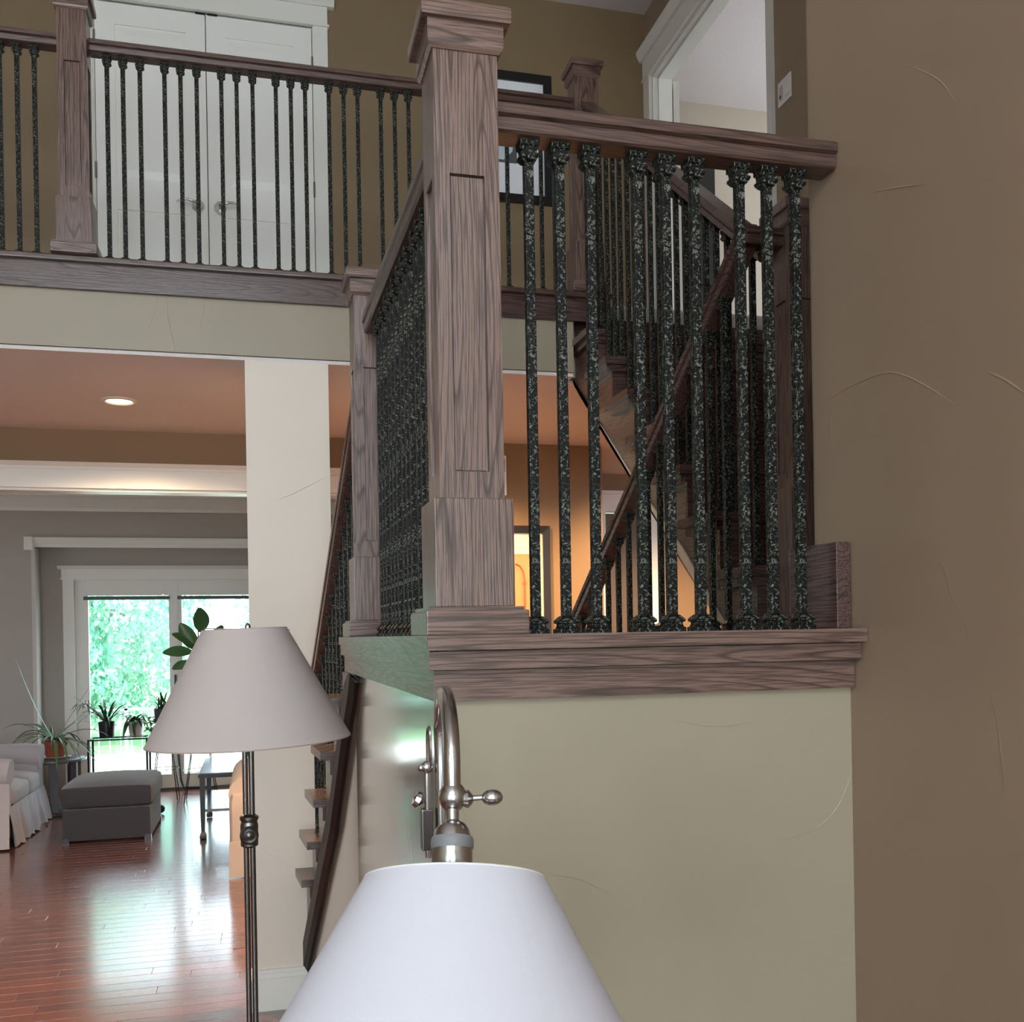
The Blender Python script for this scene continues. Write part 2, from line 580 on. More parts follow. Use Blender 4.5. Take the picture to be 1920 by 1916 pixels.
# front and left walls of the big room, with windows
wf = MB()
for a, b in ((-4.3, -3.55), (-1.95, -1.15), (0.45, XW)):
    wf.box(a, b, -3.3, -3.15, -0.004, TOP)
for a, b in ((-3.55, -1.95), (-1.15, 0.45)):
    wf.box(a, b, -3.3, -3.15, -0.004, 0.75)
    wf.box(a, b, -3.3, -3.15, 2.75, 3.4)
    wf.box(a, b, -3.3, -3.15, 5.0, TOP)
struct(wf.build('wall_front', OLIVE))
k = 0
for a, b in ((-3.55, -1.95), (-1.15, 0.45)):
    for z0, z1 in ((0.75, 2.75), (3.4, 5.0)):
        k += 1
        wn = struct(MB().box(a, a + 0.06, -3.26, -3.18, z0, z1).box(b - 0.06, b, -3.26, -3.18, z0, z1)
                    .box(a, b, -3.26, -3.18, z0, z0 + 0.06).box(a, b, -3.26, -3.18, z1 - 0.06, z1)
                    .box((a + b) / 2 - 0.02, (a + b) / 2 + 0.02, -3.25, -3.19, z0, z1).build('window_%d' % k, WHITE))
        B(a + 0.06, b - 0.06, -3.222, -3.218, z0 + 0.06, z1 - 0.06).build('pane', GLASS, wn)
struct(B(-4.3, -4.15, -3.3, 10.9, -0.004, TOP + 0.12).build('wall_left', OLIVE))

# --- balcony floor, its beam and the ground floor ceiling
bs = MB()
bs.box(-4.15, 1.40, 4.27, YB, HC + 0.002, BAL - 0.02)
bs.box(1.40, XU + 2.9, 4.36, YB + 1.2, HC + 0.002, BAL - 0.02)
struct(bs.build('wall_beam', OLIVE))
struct(MB().box(-4.15, 1.40, 4.36, YB, BAL - 0.02, BAL).box(1.40, XU + 2.9, 4.385, YB + 1.2, BAL - 0.02, BAL).build('floor.001', CARPET))
struct(MB().box(-4.15, 1.40, 4.28, 6.86, HC - 0.015, HC).box(1.40, 4.3, 4.40, 6.86, HC - 0.015, HC).build('ceiling.001', HALLCEIL))
# rolled carpet edge at the head of the stair
ce = MB().tube([(1.575, 4.375, BAL - 0.03), (XU - 0.002, 4.375, BAL - 0.03)], 0.045, n=14)
struct(ce.build('trim_1', CARPET, smooth=True))

# --- ground floor hall: header wall over the wide opening, wall with a picture, recess with a dark door
hw = MB()
hw.box(-4.15, 1.02, YB, YB + 0.12, 2.404, HC - 0.015)
hw.box(1.02, 2.09, YB, YB + 0.12, -0.004, HC - 0.015)
hw.box(1.97, 2.09, YB + 0.12, 6.86, -0.004, HC - 0.015)
hw.box(1.97, 2.45, 6.86, 6.98, -0.004, HC)
hw.box(2.83, 4.3, 6.86, 6.98, -0.004, HC)
hw.box(2.45, 2.83, 6.86, 6.98, 2.45, HC)
struct(hw.build('wall_hall', HALL))
struct(B(4.3, 4.42, -3.3, 6.98, -0.004, HC).build('wall_hall_end', HALL))
# wide cased opening
co_ = MB()
co_.box(-4.15, 1.02, YB - 0.022, YB, 2.404, 2.507)
co_.box(-4.15, 1.02, YB - 0.03, YB, 2.507, 2.520)
co_.prism([(YB, 2.52), (YB - 0.035, 2.52), (YB - 0.055, 2.542), (YB, 2.542)], lambda a, b: (-4.15, a, b), lambda a, b: (1.08, a, b))
co_.box(-4.15, 1.02, YB, YB + 0.12, 2.39, 2.404)
co_.box(-4.15, 1.02, YB + 0.12, YB + 0.14, 2.40, 2.51)
struct(co_.build('trim_2', WHITE))
co_ = MB().box(1.02, 1.12, YB - 0.02, YB, -0.004, 2.404).box(1.0, 1.02, YB, YB + 0.12, -0.004, 2.404)
struct(co_.build('trim_3', WHITE))
# dark door in the recess
d3 = struct(B(2.465, 2.815, 6.90, 6.94, 0.0, 2.44).build('door_3', plain('dark_brown_door', lin(96, 76, 56), 0.5)))
MB().box(2.43, 2.465, 6.835, 6.90, 0, 2.45).box(2.815, 2.90, 6.835, 6.86, 0, 2.50).box(2.80, 2.83, 6.86, 6.93, 0, 2.45).box(2.36, 2.98, 6.832, 6.86, 2.45, 2.575).box(2.34, 3.0, 6.815, 6.86, 2.575, 2.60).build('door_casing', WHITE, d3)

# --- column under the balcony, with its baseboard
cm = MB()
cm.box(-0.045, 0.172, 4.28, 4.42, -0.004, 0.395)
cm.box(-0.045, 0.30, 4.28, 4.42, 0.395, HC - 0.015, 0.0)
struct(cm.build('wall_column', CREAM))
bb = MB()
bb.box(-0.062, 0.168, 4.262, 4.28, 0, 0.135)
bb.box(-0.058, 0.168, 4.266, 4.28, 0.135, 0.155)
bb.box(-0.054, 0.168, 4.270, 4.28, 0.155, 0.17)
bb.box(-0.062, -0.045, 4.28, 4.42, 0, 0.135)
struct(bb.build('baseboard_column', WHITE))

# --- living room beyond
YN, YD = 10.60, 10.86
lw = MB()
lw.box(-4.15, -2.18, YN, YN + 0.3, -0.004, 3.06)
lw.box(-2.18, 1.3, YN, YD + 0.02, 2.60, 3.06)
lw.box(1.3, 2.05, YN, YN + 0.3, -0.004, 3.06)
lw.box(-2.18, -1.86, YD, YD + 0.12, -0.004, 2.60)
lw.box(0.40, 1.3, YD, YD + 0.12, -0.004, 2.60)
lw.box(-1.86, 0.40, YD, YD + 0.12, 2.21, 2.60)
struct(lw.build('wall_living', GREIGE))
struct(B(1.97, 2.09, YB + 0.12, 10.9, -0.004, 3.06).build('wall_living_right', GREIGE))
struct(B(-4.15, 2.1, YB + 0.12, 10.98, 3.06, 3.2).build('ceiling.002', CEIL))
struct(B(-4.15, 2.09, YB + 0.12, YB + 0.16, 2.51, 3.06).build('wall_living_front', GREIGE))
cr = MB()
prof = [(YN, 2.86), (YN - 0.02, 2.86), (YN - 0.03, 2.89), (YN - 0.10, 2.98), (YN - 0.13, 3.0), (YN - 0.15, 3.06), (YN, 3.06)]
cr.prism(prof, lambda a, b: (-4.15, a, b), lambda a, b: (1.97, a, b))
struct(cr.build('trim_4', WHITE))
nm = MB()
nm.prism([(YN, 2.50), (YN - 0.015, 2.50), (YN - 0.02, 2.53), (YN - 0.05, 2.57), (YN - 0.06, 2.595), (YN, 2.595)], lambda a, b: (-2.20, a, b), lambda a, b: (1.32, a, b))
nm.box(-2.23, -2.15, YN - 0.075, YN, 2.47, 2.60, 0.006)
struct(nm.build('trim_5', WHITE))
struct(MB().box(-2.18, -2.145, YN - 0.002, YD, -0.004, 2.5).build('trim_6', plain('niche_return', lin(196, 190, 184), 0.5)))

# French doors
fd = struct(MB().box(-1.94, -1.835, YD - 0.025, YD, 0, 2.20).box(0.38, 0.485, YD - 0.025, YD, 0, 2.20)
            .box(-1.95, 0.495, YD - 0.028, YD, 2.20, 2.30).box(-1.96, 0.505, YD - 0.035, YD, 2.195, 2.21)
            .prism([(YD, 2.30), (YD - 0.03, 2.30), (YD - 0.055, 2.335), (YD, 2.335)], lambda a, b: (-1.985, a, b), lambda a, b: (0.53, a, b))
            .build('door_2', WHITE))
MB().box(-1.86, -1.835, YD, YD + 0.12, 0, 2.21).box(0.375, 0.40, YD, YD + 0.12, 0, 2.21).box(-1.86, 0.40, YD, YD + 0.12, 2.185, 2.21).build('jamb', WHITE, fd)
for a, b in ((-1.833, -0.862), (-0.858, 0.372)):
    st = 0.125 if a < -1 else 0.06
    g0, g1 = (a + 0.125, b - 0.062) if a < -1 else (a + 0.062, b - 0.125)
    lf = MB().box(a, g0, YD + 0.02, YD + 0.06, 0.01, 2.185).box(g1, b, YD + 0.02, YD + 0.06, 0.01, 2.185)
    lf.box(g0, g1, YD + 0.02, YD + 0.06, 2.03, 2.185).box(g0, g1, YD + 0.02, YD + 0.06, 0.01, 0.16)
    leaf = lf.build('door_leaf', WHITE, fd)
    B(g0, g1, YD + 0.037, YD + 0.043, 0.16, 2.03).build('glass_pane', GLASS, leaf)
    bl = B(g0 - 0.04, g1 + 0.01, YD - 0.012, YD + 0.018, 1.985, 2.022, 0.004).build('blind_rail', plain('grey_blind_rail', lin(84, 92, 90), 0.5), fd)
    B(g1 - 0.06, g1 - 0.04, YD - 0.012, YD + 0.018, 2.022, 2.04).build('blind_bracket', SATIN, fd)
B(-0.885, -0.835, YD + 0.012, YD + 0.02, 0.02, 2.185).build('astragal', WHITE, fd)
B(-1.86, 0.40, YD + 0.0, YD + 0.14, -0.004, 0.02).build('sill', plain('bronze_sill', lin(70, 62, 58), 0.4, metal=0.5), fd)

# --- upstairs double doors
d1 = struct(MB().box(-0.93, -0.845, YB - 0.02, YB, BAL, 5.124).box(0.354, 0.438, YB - 0.02, YB, BAL, 5.124)
            .box(-0.94, 0.448, YB - 0.03, YB, 5.118, 5.130).box(-0.93, 0.438, YB - 0.022, YB, 5.130, 5.235)
            .prism([(YB, 5.235), (YB - 0.03, 5.235), (YB - 0.042, 5.25), (YB - 0.055, 5.26), (YB - 0.055, 5.275), (YB, 5.275)], lambda a, b: (-0.97, a, b), lambda a, b: (0.478, a, b))
            .build('door_1', WHITE))
MB().box(-0.86, -0.838, YB - 0.004, YB + 0.12, BAL, 5.13).box(0.350, 0.37, YB - 0.004, YB + 0.12, BAL, 5.13).box(-0.86, 0.37, YB - 0.004, YB + 0.12, 5.118, 5.13).build('jamb', WHITE, d1)
for a, b in ((-0.835, -0.248), (-0.243, 0.346)):
    yf = YB + 0.002
    lf = MB().box(a, b, yf + 0.008, yf + 0.035, BAL + 0.01, 5.112)
    s = 0.105
    lf.box(a, a + s, yf, yf + 0.01, BAL + 0.01, 5.112).box(b - s, b, yf, yf + 0.01, BAL + 0.01, 5.112)
    for z0, z1 in ((BAL + 0.01, BAL + 0.24), (3.965, 4.135), (4.995, 5.112)):
        lf.box(a + s, b - s, yf, yf + 0.01, z0, z1)
    leaf = lf.build('door_leaf', DOORW, d1)
    for z0, z1 in ((BAL + 0.24, 3.965), (4.135, 4.995)):
        q = 0.012
        MB().loft([[(a + s + q, yf + 0.008, z0 + q), (b - s - q, yf + 0.008, z0 + q), (b - s - q, yf + 0.008, z1 - q), (a + s + q, yf + 0.008, z1 - q)],
                   [(a + s + 0.055, yf + 0.0015, z0 + 0.055), (b - s - 0.055, yf + 0.0015, z0 + 0.055), (b - s - 0.055, yf + 0.0015, z1 - 0.055), (a + s + 0.055, yf + 0.0015, z1 - 0.055)]]).build('panel', DOORW, leaf)
    left = a < -0.5
    hx = (b - 0.052) if left else (a + 0.062)
    sg = -1 if left else 1
    ros = MB()
    for rr, d in ((0.034, 0.006), (0.024, 0.011)):
        ros.loft([[(hx + rr * math.cos(t) * (0.82 if abs(math.cos(2 * t)) < 0.5 else 1), yf - e, 4.015 + rr * 1.15 * math.sin(t)) for t in [2 * math.pi * i / 24 for i in range(24)]] for e in (0.0, d)])
    lev = ros.build('rosette', NICKEL, leaf, smooth=True)
    MB().tube([(hx, yf, 4.015), (hx, yf - 0.045, 4.015), (hx + sg * 0.02, yf - 0.055, 4.018), (hx + sg * 0.05, yf - 0.056, 4.030), (hx + sg * 0.08, yf - 0.055, 4.030), (hx + sg * 0.105, yf - 0.053, 4.020), (hx + sg * 0.112, yf - 0.05, 4.012)],
              [0.008, 0.009, 0.0085, 0.007, 0.006, 0.005, 0.004], n=10).build('lever', NICKEL, leaf, smooth=True)
    for hz in (4.17, 4.90, 3.35):
        ex = a - 0.002 if left else b + 0.002
        MB().tube([(ex, yf - 0.006, hz - 0.045), (ex, yf - 0.006, hz + 0.045)], 0.006, n=8).build('hinge', SATIN, leaf, smooth=True)
B(-0.30, -0.245, YB - 0.006, YB + 0.0, 5.108, 5.116).build('ball_catch', BLACKMET, d1)
B(-0.235, -0.18, YB - 0.006, YB + 0.0, 5.108, 5.116).build('ball_catch', BLACKMET, d1)

# --- bedroom doorway (upstairs right), its open leaf, and the room beyond
XC = XU - 0.02
dw = MB()
dw.box(XC, XU, 5.752, 5.845, BAL, 5.045).box(XC, XU, 4.255, 4.30, BAL, 5.045)
dw.box(XC - 0.002, XU, 4.235, 5.848, 5.045, 5.165).box(XC - 0.01, XU, 4.225, 5.849, 5.038, 5.05)
dw.prism([(XU, 5.165), (XU - 0.04, 5.165), (XU - 0.06, 5.20), (XU - 0.065, 5.225), (XU, 5.225)], lambda a, b: (a, 4.20, b), lambda a, b: (a, 5.848, b))
dw.box(XU, XU + 0.13, 5.735, 5.752, BAL, 5.04).box(XU, XU + 0.13, 4.30, 4.317, BAL, 5.04).box(XU, XU + 0.13, 4.317, 5.735, 5.022, 5.04)
dw.box(XU + 0.035, XU + 0.075, 5.722, 5.735, BAL, 5.022).box(XU + 0.035, XU + 0.075, 4.317, 5.735, 5.010, 5.022)
d4 = struct(dw.build('door_4', WHITE))
leafb = MB().box(0, 0.038, 0, 0.74, BAL + 0.015, 5.01)
leafb.xf(Matrix.Translation((XU + 0.136, 5.735, 0)) @ Matrix.Rotation(R(-19), 4, 'Z'))
leafb = leafb.build('door_leaf', WHITE, d4)
for hz in (4.66, 3.4):
    MB().box(XU + 0.095, XU + 0.128, 5.728, 5.735, hz - 0.05, hz + 0.05, 0.003).box(XU + 0.134, XU + 0.166, 5.728, 5.735, hz - 0.05, hz + 0.05, 0.003).tube([(XU + 0.131, 5.726, hz - 0.05), (XU + 0.131, 5.726, hz + 0.05)], 0.005, n=8).build('hinge', SATIN, d4)
B(XU + 0.05, XU + 0.10, 4.72, 4.80, 5.004, 5.0105).build('strike_plate', BLACKMET, d4)
struct(MB().box(XU + 0.11, 5.3, 6.71, 6.83, BAL, TOP).box(5.18, 5.3, 3.9, 6.71, BAL, 3.9).box(5.18, 5.3, 3.9, 4.5, 3.9, TOP).box(5.18, 5.3, 6.1, 6.71, 3.9, TOP).box(5.18, 5.3, 4.5, 6.1, 5.2, TOP).box(XU + 0.11, 5.3, 3.9, 4.02, BAL, TOP).box(XU, XU + 0.11, YB, 6.71, BAL, TOP).build('wall_bedroom', paint('bedroom_paint', lin(178, 165, 147))))
struct(B(XU + 0.11, 5.3, 3.9, 6.83, TOP - 0.02, TOP).build('ceiling.003', CEIL))
struct(MB().box(3.13, 3.25, 6.69, 6.71, BAL, 5.02).box(3.13, 4.0, 6.69, 6.71, 5.02, 5.14).build('trim_7', WHITE))
struct(B(XU + 0.2, 5.1, 6.695, 6.71, BAL, BAL + 0.13).build('baseboard_bedroom', WHITE))

# --- balcony edge: nosing and fascia
ed = struct(MB().box(-4.15, 1.575, 4.225, 4.38, 3.076, 3.10, 0.006).build('trim_8', WRAIL[0]))
B(-4.15, 1.575, 4.250, 4.27, 2.973, 3.076).build('fascia_board', WDARK[0], ed)

# ================================================================== STAIRS
SHOE = MB().square([(0.0195, 0), (0.0195, 0.007), (0.0165, 0.0085), (0.0145, 0.013), (0.0145, 0.0165), (0.0185, 0.0185), (0.0185, 0.0225), (0.0125, 0.029), (0.0098, 0.031)]).mesh('shoe')
SHOE.materials.append(IRON)
SHOET = MB().square([(0.0098, -0.036), (0.012, -0.034), (0.0165, -0.027), (0.0165, -0.023), (0.0135, -0.021), (0.0135, -0.016), (0.0145, -0.011), (0.0172, -0.0095), (0.0172, 0)]).mesh('shoe')
SHOET.materials.append(IRON)
bars = {}


def baluster(parent, x, y, z0, z1, w=0.0168, rot=0.0):
    key = (round(z1 - z0, 3), w)
    if key not in bars:
        h = w / 2
        bars[key] = MB().box(-h, h, -h, h, 0, z1 - z0, 0.0016).mesh('baluster')
        bars[key].materials.append(IRON)
    o = link('baluster', bars[key], IRON, parent, (x, y, z0))
    o.rotation_euler = (0, 0, rot)
    link('shoe', SHOE, IRON, o)
    link('shoe', SHOET, IRON, o, (0, 0, z1 - z0))
    return o


RP = [(-0.024, 0), (0.024, 0), (0.029, 0.004), (0.031, 0.022), (0.0255, 0.0255), (0.0255, 0.0305), (0.034, 0.035), (0.0345, 0.052), (0.029, 0.058), (-0.029, 0.058), (-0.0345, 0.052), (-0.034, 0.035), (-0.0255, 0.0305), (-0.0255, 0.0255), (-0.031, 0.022), (-0.029, 0.004)]


def rail(parent, p0, p1, mat, name='handrail', s=1.0):
    """p0, p1: middle of the rail's underside; ends cut plumb"""
    p0, p1 = Vector(p0), Vector(p1)
    d = (p1 - p0)
    side = Vector((d.y, -d.x, 0)).normalized()
    z = Vector((0, 0, 1))
    k = math.sqrt(1 + (d.z / max(1e-6, math.hypot(d.x, d.y))) ** 2)
    m = MB().prism(RP, lambda a, b: p0 + side * a * s + z * b * k * s * 0.87, lambda a, b: p1 + side * a * s + z * b * k * s * 0.87)
    return m.build(name, mat, parent)


def newel(label, cx, cy, z, group=None, block=0.229, lift=0.0, mats=WOOD, rz=0.0):
    t = thing('newel_post', label, 'newel post', (cx, cy, z), group, rz)
    V, Hx = mats[2], mats[0]
    MB().box(-0.0875, 0.0875, -0.0875, 0.0875, 0, 0.041, 0.003).box(-0.080, 0.080, -0.080, 0.080, 0.041, 0.047).build('plinth', Hx, t)
    MB().box(-0.068, 0.068, -0.068, 0.068, 0.047, block, 0.002).build('base_block', V, t)
    zt = 0.985 + lift
    p0, p1 = 0.275 + lift, 0.775 + lift
    h, q, dp = 0.0555, 0.030, 0.011
    m = MB()
    for i in range(4):
        M = Matrix.Rotation(i * math.pi / 2, 4, 'Z')
        o = [(-h, -h, block), (h, -h, block), (h, -h, zt), (-h, -h, zt)]
        a = [(-q, -h, p0), (q, -h, p0), (q, -h, p1), (-q, -h, p1)]
        b = [(-q, -h + dp, p0), (q, -h + dp, p0), (q, -h + dp, p1), (-q, -h + dp, p1)]
        ov = [m.bm.verts.new(M @ Vector(v)) for v in o]
        av = [m.bm.verts.new(M @ Vector(v)) for v in a]
        bv = [m.bm.verts.new(M @ Vector(v)) for v in b]
        for j in range(4):
            n = (j + 1) % 4
            m.bm.faces.new((ov[j], ov[n], av[n], av[j]))
            m.bm.faces.new((av[j], av[n], bv[n], bv[j]))
        m.bm.faces.new(bv)
    bmesh.ops.remove_doubles(m.bm, verts=m.bm.verts, dist=1e-5)
    m.build('shaft', V, t)
    for i in range(4):
        MB().box(-q + 0.0028, q - 0.0028, -h + 0.0055, -h + dp, p0 + 0.0028, p1 - 0.0028).xf(Matrix.Rotation(i * math.pi / 2, 4, 'Z')).build('panel', V, t)
    m = MB().square([(0.058, zt - 0.004), (0.063, zt + 0.002), (0.065, zt + 0.008), (0.065, zt + 0.042)])
    m.build('collar', Hx, t)
    MB().square([(0.0745, zt + 0.042), (0.0765, zt + 0.046), (0.0765, zt + 0.066), (0.072, zt + 0.072)]).build('cap', Hx, t)
    return t


# ---- landing platform
def lx(yy, x0):
    return x0 - 0.011 * (yy - 1.6)


lp = thing('stair_landing', 'dark oak stair landing with stepped edge boards over the olive wall', 'stair landing', (0.6, 2.4, 0))
lp.location = (0, 0, 0)
YE = 3.22


def left_board(x_out, x_in, z0, z1, y0, name, mat):
    MB().slab([(lx(y0, x_out), y0), (x_in, y0 + (x_in - x_out)), (x_in, YE), (lx(YE, x_out), YE)], z0, z1).build(name, mat, lp)


def front_board(y_out, y_in, x_out, z0, z1, name, mat):
    MB().slab([(lx(y_out, x_out), y_out), (XW - 0.002, y_out), (XW - 0.002, y_in), (x_out + (y_in - y_out), y_in)], z0, z1).build(name, mat, lp)


front_board(1.583, 1.80, 0.262, 1.5355, L, 'nosing_board', WOOD[0])
left_board(0.262, 0.477, 1.5355, L, 1.585, 'nosing_board', WOOD[1])
front_board(1.604, 1.66, 0.268, 1.503, 1.533, 'edge_board', WOOD[0])
left_board(0.268, 0.324, 1.503, 1.5355, 1.604, 'edge_board', WOOD[1])
front_board(1.626, 1.66, 0.279, 1.450, 1.501, 'fascia_board', WOOD[0])
left_board(0.279, 0.316, 1.450, 1.501, 1.626, 'fascia_board', WOOD[1])
MB().slab([(0.477, 1.80), (XW - 0.002, 1.80), (XU - 0.002, 1.80), (XU - 0.002, 2.66), (1.42, 2.66), (1.39, YE), (0.477, YE)], 1.534, L - 0.001).build('deck', WDARK[0], lp)
MB().box(XW - 0.032, XW - 0.0015, 1.632, 1.80, L, 1.722, 0.002).build('skirting_board', WDARK[1], lp)

# wall below the landing
wl = MB()
wl.box(0.284, XW, 1.642, 1.72, -0.004, 1.5345)
struct(wl.build('wall_landing', OLIVE))


def SX(yy):
    """face of the wall / stringer on the open side of the lower flight"""
    if yy <= 3.0:
        return 0.284 - 0.0066 * (yy - 1.64)
    if yy <= 4.28:
        return 0.275 - 0.076 * (yy - 3.0)
    return 0.178


def side_prism(poly, dx0, dx1):
    return MB().prism(poly, lambda a, b: (SX(a) + dx0, a, b), lambda a, b: (SX(a) + dx1, a, b))


TL = [(2.93, 1.53), (3.06, 1.415), (3.41, 1.01), (4.279, 0.27)]


def topline(yy):
    for (a, za), (b, zb) in zip(TL, TL[1:]):
        if yy <= b:
            return za + (zb - za) * (yy - a) / (b - a)
    return TL[-1][1]


wl = side_prism([(1.645, -0.004), (3.0, -0.004), (3.0, topline(3.0) - 0.13), (2.86, 1.45), (1.645, 1.45)], 0.0, 0.08)
struct(wl.build('wall_landing_side', OLIVEGLOSS))
pts = [3.0, 3.06, 3.41, 3.8, 4.279]
wl = side_prism([(3.0, -0.004), (4.279, -0.004)] + [(q, topline(q) - 0.10) for q in pts[::-1]], 0.0, 0.08)
struct(wl.build('wall_stair_side', OLIVEGLOSS))

# ---- lower flight
lf_ = thing('stair_flight', 'lower oak stair flight going down past the cream column', 'stairs', (0, 0, 0))
RI, RU, Y1 = 0.195, 0.212, 3.21


def RX(yy):
    return 1.44 - 0.10 * (yy - 2.66)


for k in range(1, 8):
    z = L - RI * k
    n0 = Y1 + RU * (k - 1)
    n1 = n0 + 0.262
    ov = 0.052
    if k == 5:
        n1 = 4.278
    if k > 5:
        xl0 = xl1 = 0.19
    else:
        xl0, xl1 = SX(n0) - ov, SX(n1) - ov
    MB().slab([(xl0, n0), (RX(n0), n0), (RX(n1), n1), (xl1, n1)], z - 0.03, z).build('tread', WDARK[0], lf_)
    if k < 6:
        MB().slab([(SX(n0) - 0.018, n0 + 0.03), (SX(n0), n0 + 0.03), (SX(n0), n0 + 0.05), (SX(n0) - 0.018, n0 + 0.05)], z - 0.085, z - 0.03).build('tread_bracket', WDARK[2], lf_)
        MB().slab([(SX(n0) - 0.016, n0 + 0.05), (SX(n0), n0 + 0.05), (SX(n1), n1 - 0.03), (SX(n1) - 0.016, n1 - 0.03)], z - 0.048, z - 0.03).build('tread_moulding', WDARK[1], lf_)
for k in range(0, 8):
    z = L - RI * k - (0.03 if k else 0.026)
    yy = Y1 + RU * k - 0.002
    xl = SX(yy) + 0.004 if yy < 4.28 else 0.2
    MB().box(xl, RX(yy) - 0.01, yy - 0.018, yy, L - RI * (k + 1), z).build('riser', WDARK[0], lf_)
# open stringer face between the treads and the sloping trim
saw = []
for k in range(0, 6):
    z = L - RI * k - 0.031
    y0 = Y1 + RU * (k - 1) if k else 2.90
    yb = min(Y1 + RU * k, 4.277)
    if y0 >= 4.277:
        break
    zz = z if k else 1.449
    saw += [(y0 if k else 2.93, zz), (yb, zz)]
    if k == 0:
        saw = [(2.93, 1.449), (Y1, 1.449)]
botl = [(q, topline(q) - 0.02) for q in (4.277, 3.8, 3.41, 3.06, 2.98)]
a_ = [s for s in saw if s[0] >= 2.99]
side_prism([(3.0, 1.449)] + a_ + botl[:-1] + [(3.0, topline(3.0) - 0.02)], -0.006, 0.02).build('stringer', WDARK[1], lf_)
tr = MB()
ys = [2.90, 2.98, 3.06, 3.2, 3.41, 3.8, 4.277]


def tz(q):
    return min(1.449, topline(q))


def bz(q):
    return min(1.448, topline(q) - 0.13)


tr.loft([[(SX(q) - 0.026, q, tz(q)), (SX(q) - 0.026, q, bz(q) + 0.03), (SX(q) - 0.012, q, bz(q)), (SX(q) + 0.002, q, bz(q)), (SX(q) + 0.002, q, tz(q))] for q in ys])
tr.build('stringer_trim', plain('ebony_stained_trim', lin(24, 18, 17), 0.55), lf_)
# closed stringer on the inner side
MB().prism([(2.68, 1.50), (3.22, 1.50), (4.75, 0.10), (4.75, 0.0), (4.45, 0.0), (2.68, 1.30)], lambda a, b: (RX(a) + 0.002, a, b), lambda a, b: (RX(a) + 0.032, a, b)).build('inner_stringer', WDARK[1], lf_)

# ---- upper flight
uf = thing('stair_flight', 'upper dark oak stair flight rising to the carpeted balcony', 'stairs', (0, 0, 0))
UR, UY, UG = 0.19, 2.637, 0.24
for k in range(1, 8):
    z = L + UR * k
    n0 = UY + UG * (k - 1)
    MB().slab([(1.395, n0), (XU - 0.003, n0), (XU - 0.003, n0 + UG + 0.03), (1.395, n0 + UG + 0.03)], z - 0.03, z).build('tread', WDARK[0], uf)
    MB().box(1.418, XU - 0.003, n0 + 0.014, n0 + 0.03, z - 0.058, z - 0.03).box(1.412, 1.4355, n0 + 0.0305, n0 + UG, z - 0.058, z - 0.0305).build('tread_moulding', WDARK[0], uf)
for k in range(1, 9):
    z = L + UR * k
    yy = UY + UG * (k - 1) + 0.03
    MB().box(1.434, XU - 0.003, yy - 0.003, yy + 0.018, z - UR + 0.001, z - 0.03).build('riser', WDARK[0], uf)
zz = [(UY + 0.032, 1.562)]
for k in range(1, 8):
    n0 = UY + UG * (k - 1) + 0.03
    zz += [(n0, L + UR * k - 0.031), (n0 + UG, L + UR * k - 0.031)]
zz += [(4.345, BAL - 0.035), (4.40, BAL - 0.035), (4.40, 2.76), (4.36, 2.70), (4.0, 2.44), (3.59, 2.13), (3.2, 1.86), (2.85, 1.562)]
MB().prism(zz, lambda a, b: (1.436, a, b), lambda a, b: (1.466, a, b)).build('stringer', WOOD[1], uf)
MB().prism([(2.85, 1.535), (4.40, 2.735), (4.40, 2.76), (4.36, 2.70), (4.0, 2.44), (3.59, 2.13), (3.2, 1.86), (2.85, 1.562)], lambda a, b: (1.43, a, b), lambda a, b: (XU - 0.003, a, b)).build('soffit', CREAM, uf)
# ---- newel posts
newel('oak newel post with panelled shaft at the outer corner of the stair landing', 0.35, 1.680, L)
newel('oak newel post where the landing railing meets the descending handrail', 0.328, 2.905, L, rz=R(1.0))
newel('dark oak newel post at the foot of the upper flight beside the taupe wall', 1.545, 2.60, L, block=0.41, lift=0.18)
newel('oak newel post at the head of the upper flight on the balcony edge', 1.475, 4.30, BAL + 0.02)
newel('oak newel post on the balcony edge in front of the white double doors', -0.69, 4.285, BAL + 0.02)

# ---- railings
g = thing('stair_railing', 'front landing railing with nine hammered iron balusters ending at the taupe wall', 'railing')
rail(g, (0.406, 1.685, 2.432), (XW - 0.002, 1.685, 2.432), WRAIL[0])
for x in (0.475, 0.532, 0.590, 0.680, 0.736, 0.794, 0.886, 0.943, 1.002):
    baluster(g, x, 1.690, L, 2.432)
g = thing('stair_railing', 'level landing railing between two oak newel posts, its iron balusters close together', 'railing')
rail(g, (0.349, 1.737, 2.432), (0.331, 2.849, 2.432), WRAIL[1])
for i in range(15):
    yy = 1.80 + (i // 3) * 0.207 + (i % 3) * 0.0595
    baluster(g, 0.350 - 0.0155 * (yy - 1.68), yy, L, 2.432)
g = thing('balcony_railing', 'long balcony railing in front of the white double doors, iron balusters in threes', 'railing')
rail(g, (-0.632, 4.305, 3.949), (1.418, 4.305, 3.949), WRAIL[0])
bx = [-0.570, -0.509, -0.443, -0.347, -0.284, -0.220, -0.121, -0.059, 0.006, 0.102, 0.164, 0.224, 0.324, 0.387, 0.447, 0.547, 0.608, 0.669, 0.769, 0.832, 0.893, 0.992, 1.054, 1.114, 1.212, 1.272, 1.334]
for x in bx:
    baluster(g, x, 4.31, 3.10, 3.949)
g = thing('balcony_railing', 'balcony railing section against the bare olive wall, beyond the post by the white doors', 'railing')
rail(g, (-4.14, 4.305, 3.954), (-0.748, 4.305, 3.954), WRAIL[0])
for i in range(12):
    for j in range(3):
        x = -0.843 - i * 0.222 - j * 0.064
        if x > -2.2:
            baluster(g, x, 4.31, 3.10, 3.954)
